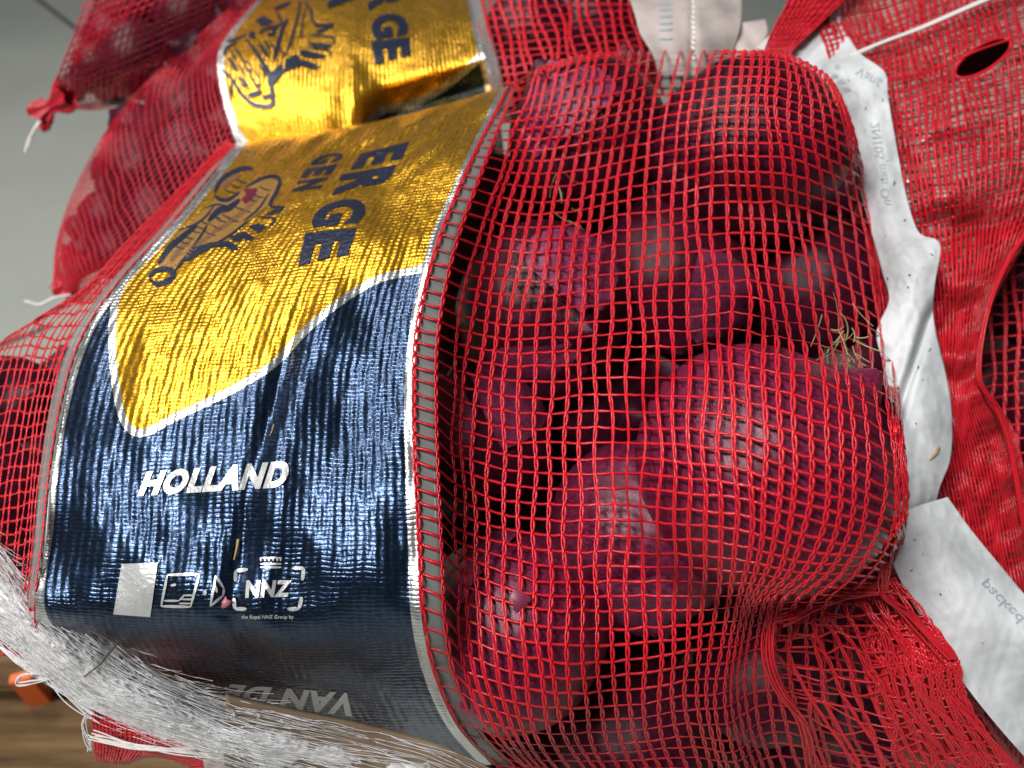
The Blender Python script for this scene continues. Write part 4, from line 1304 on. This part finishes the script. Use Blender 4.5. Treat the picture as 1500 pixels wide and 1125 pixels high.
# ================================================================== LOWER BAG + PALLET BITS
bag6 = empty('onion_bag', base_of(300, 1200, .42), 'red net bag of the layer below, peeking out under the white wrap net', 'onion bag', 'onion bags stacked on the pallet')
low6 = [[(132, 1030, .315), (200, 1052, .312), (290, 1090, .312), (380, 1110, .315), (520, 1130, .32)], [(136, 1070, .318), (205, 1082, .314), (280, 1105, .313), (380, 1135, .318), (520, 1160, .32)], [(142, 1112, .33), (185, 1116, .33), (240, 1108, .33), (360, 1150, .33), (520, 1190, .33)], [(150, 1104, .36), (190, 1110, .37), (240, 1106, .37), (380, 1170, .36), (520, 1220, .36)]]
S6 = Surf(low6)
sheet('net_cloth', [[(x, y, d + .003) for x, y, d in r] for r in low6], 30, 50, M_FLAP, bag6, .0004, lambda x, y: .0012 * nh(x * 4, y * 4))
dense_net('net', S6, np.linspace(0, 4, 50), np.linspace(0, 3, 22), bag6, .0005, .0005, 91, False, M_NET)
bundle('white_seam', [(135, 1078, .308), (190, 1090, .306), (250, 1098, .306), (330, 1105, .308)], 10, .002, .0003, M_CORD, bag6, 92, 40)
lab6, _ = sheet('sewn_label', [[(295, 1096, .306), (340, 1104, .306), (395, 1116, .306)], [(300, 1125, .31), (345, 1130, .31), (395, 1140, .31)], [(310, 1160, .32), (350, 1160, .32), (395, 1165, .32)]], 20, 24, M_PAPER2, bag6, .0003, lambda x, y: .001 * nh(x * 4, y * 4))
op = on_floor(60, 1025, ZP)
tg = box('orange_clip', (op[0], op[1], ZP + .018), (.016, .008, .04), M_ORANGE, None, .3)
tag(tg, 'small bright orange plastic clip on the wooden pallet', 'clip')

# ================================================================== LOOSE BITS
def bit(name, path, r, material, label, cat):
    P = unproj(cr1(np.array(path, float), np.linspace(0, len(path) - 1, 14)))[None]
    o = mesh_obj(name, *tubes(P, np.broadcast_to(-FWD, P.shape), np.linspace(r, r * .5, 14)[None], r * .6, 6), material)
    return tag(o, label, cat)


bit('twig', [(172, 942, .272), (157, 960, .272), (148, 972, .272), (138, 980, .271), (124, 991, .27)], .00045, M_TWIG, 'thin dark bent twig lying on the white wrap net', 'twig')
bit('twig', [(134, 925, .276), (150, 933, .274), (170, 944, .272), (172, 942, .272)], .0004, M_TWIG, 'short dark twig at the foil fold above the white net', 'twig')
dd = S1.look(np.array([349., 347, 343]), np.array([790., 803, 820]), F0)
bit('straw_piece', [(349, 790, dd[0] - .001), (347, 803, dd[1] - .0016), (343, 820, dd[2] - .001)], .0006, M_STRAW, 'short brown straw piece stuck in the crease of the navy foil', 'straw')
dd = S1.look(np.array([401., 398, 395]), np.array([622., 632, 638]), F0)
bit('straw_piece', [(401, 622, dd[0] - .001), (398, 632, dd[1] - .0014), (395, 638, dd[2] - .001)], .0003, M_STRAW, 'tiny pale straw on navy foil above the word HOLLAND', 'straw')
bit('straw_piece', [(1375, 655, .333), (1371, 664, .331), (1362, 674, .331)], .0009, M_STRAW, 'brown straw piece lying on the white label strip', 'straw')
g = np.random.default_rng(12)
M_GRASS = mat('dry_grass', (.42, .36, .17), .7)
def wisps(name, n, cx, cy, w, h, d, label):
    K = 12; k = np.linspace(0, 1, K)
    P = np.zeros((n, K, 3))
    for i in range(n):
        x0, y0 = cx + g.normal() * w, cy + g.normal() * h
        a = g.uniform(-2.4, -.4) ; L = g.uniform(15, 60); bnd = g.uniform(-1.5, 1.5)
        P[i, :, 0] = x0 + np.cumsum(np.cos(a + bnd * k)) * L / K; P[i, :, 1] = y0 - np.cumsum(np.sin(a + bnd * k)) * L / K
        P[i, :, 2] = d + .006 * g.normal() * k
    W = unproj(P)
    o = mesh_obj(name, *tubes(W, np.broadcast_to(-FWD, W.shape), g.uniform(.00008, .0003, (n, 1)), .0001, 4), M_GRASS)
    tag(o, label, 'dry stalks')


wisps('dry_stalks', 34, 1235, 500, 14, 34, .318, 'tangle of dry yellowish stalks under net above the largest onion')
wisps('dry_stalks', 7, 825, 285, 14, 18, .372, 'few thin dry stalks under net in the upper front bag')

def flake(px, py, d, r, label, material):
    n, m = 8, 14
    k = np.linspace(0.02, 1, n)[:, None]; a = np.linspace(0, 2 * np.pi, m)[None]
    rad = r * k * (1 + .15 * np.sin(3 * a + 1) + .1 * np.sin(5 * a))
    c = unproj(np.array([px, py, d]))
    V = c + (rad * np.cos(a))[..., None] * RIGHT + (rad * 1.15 * np.sin(a))[..., None] * UP - (.0012 * k ** 2 * np.sin(2 * a))[..., None] * FWD
    o = mesh_obj('onion_skin_flake', V.reshape(-1, 3), gridF(n, m), material)
    tag(o, label, 'onion skin')


M_FLAKE = mat('purple_skin_flake', (.22, .03, .07), .45)
M_PINK = mat('pink_skin_flake', (.55, .2, .24), .4)
dn = sphere_limit(np.array([[762., 880., .3]]), balls1)[0]
flake(762, 880, dn - .0022, .0034, 'round purple onion skin flake on the outside of the net', M_FLAKE)
d = S1.look(np.array([331.]), np.array([882.]), F0)[0]
flake(331, 882, d - .0012, .0016, 'small pink onion skin flake beside the NNZ emblem', M_PINK)
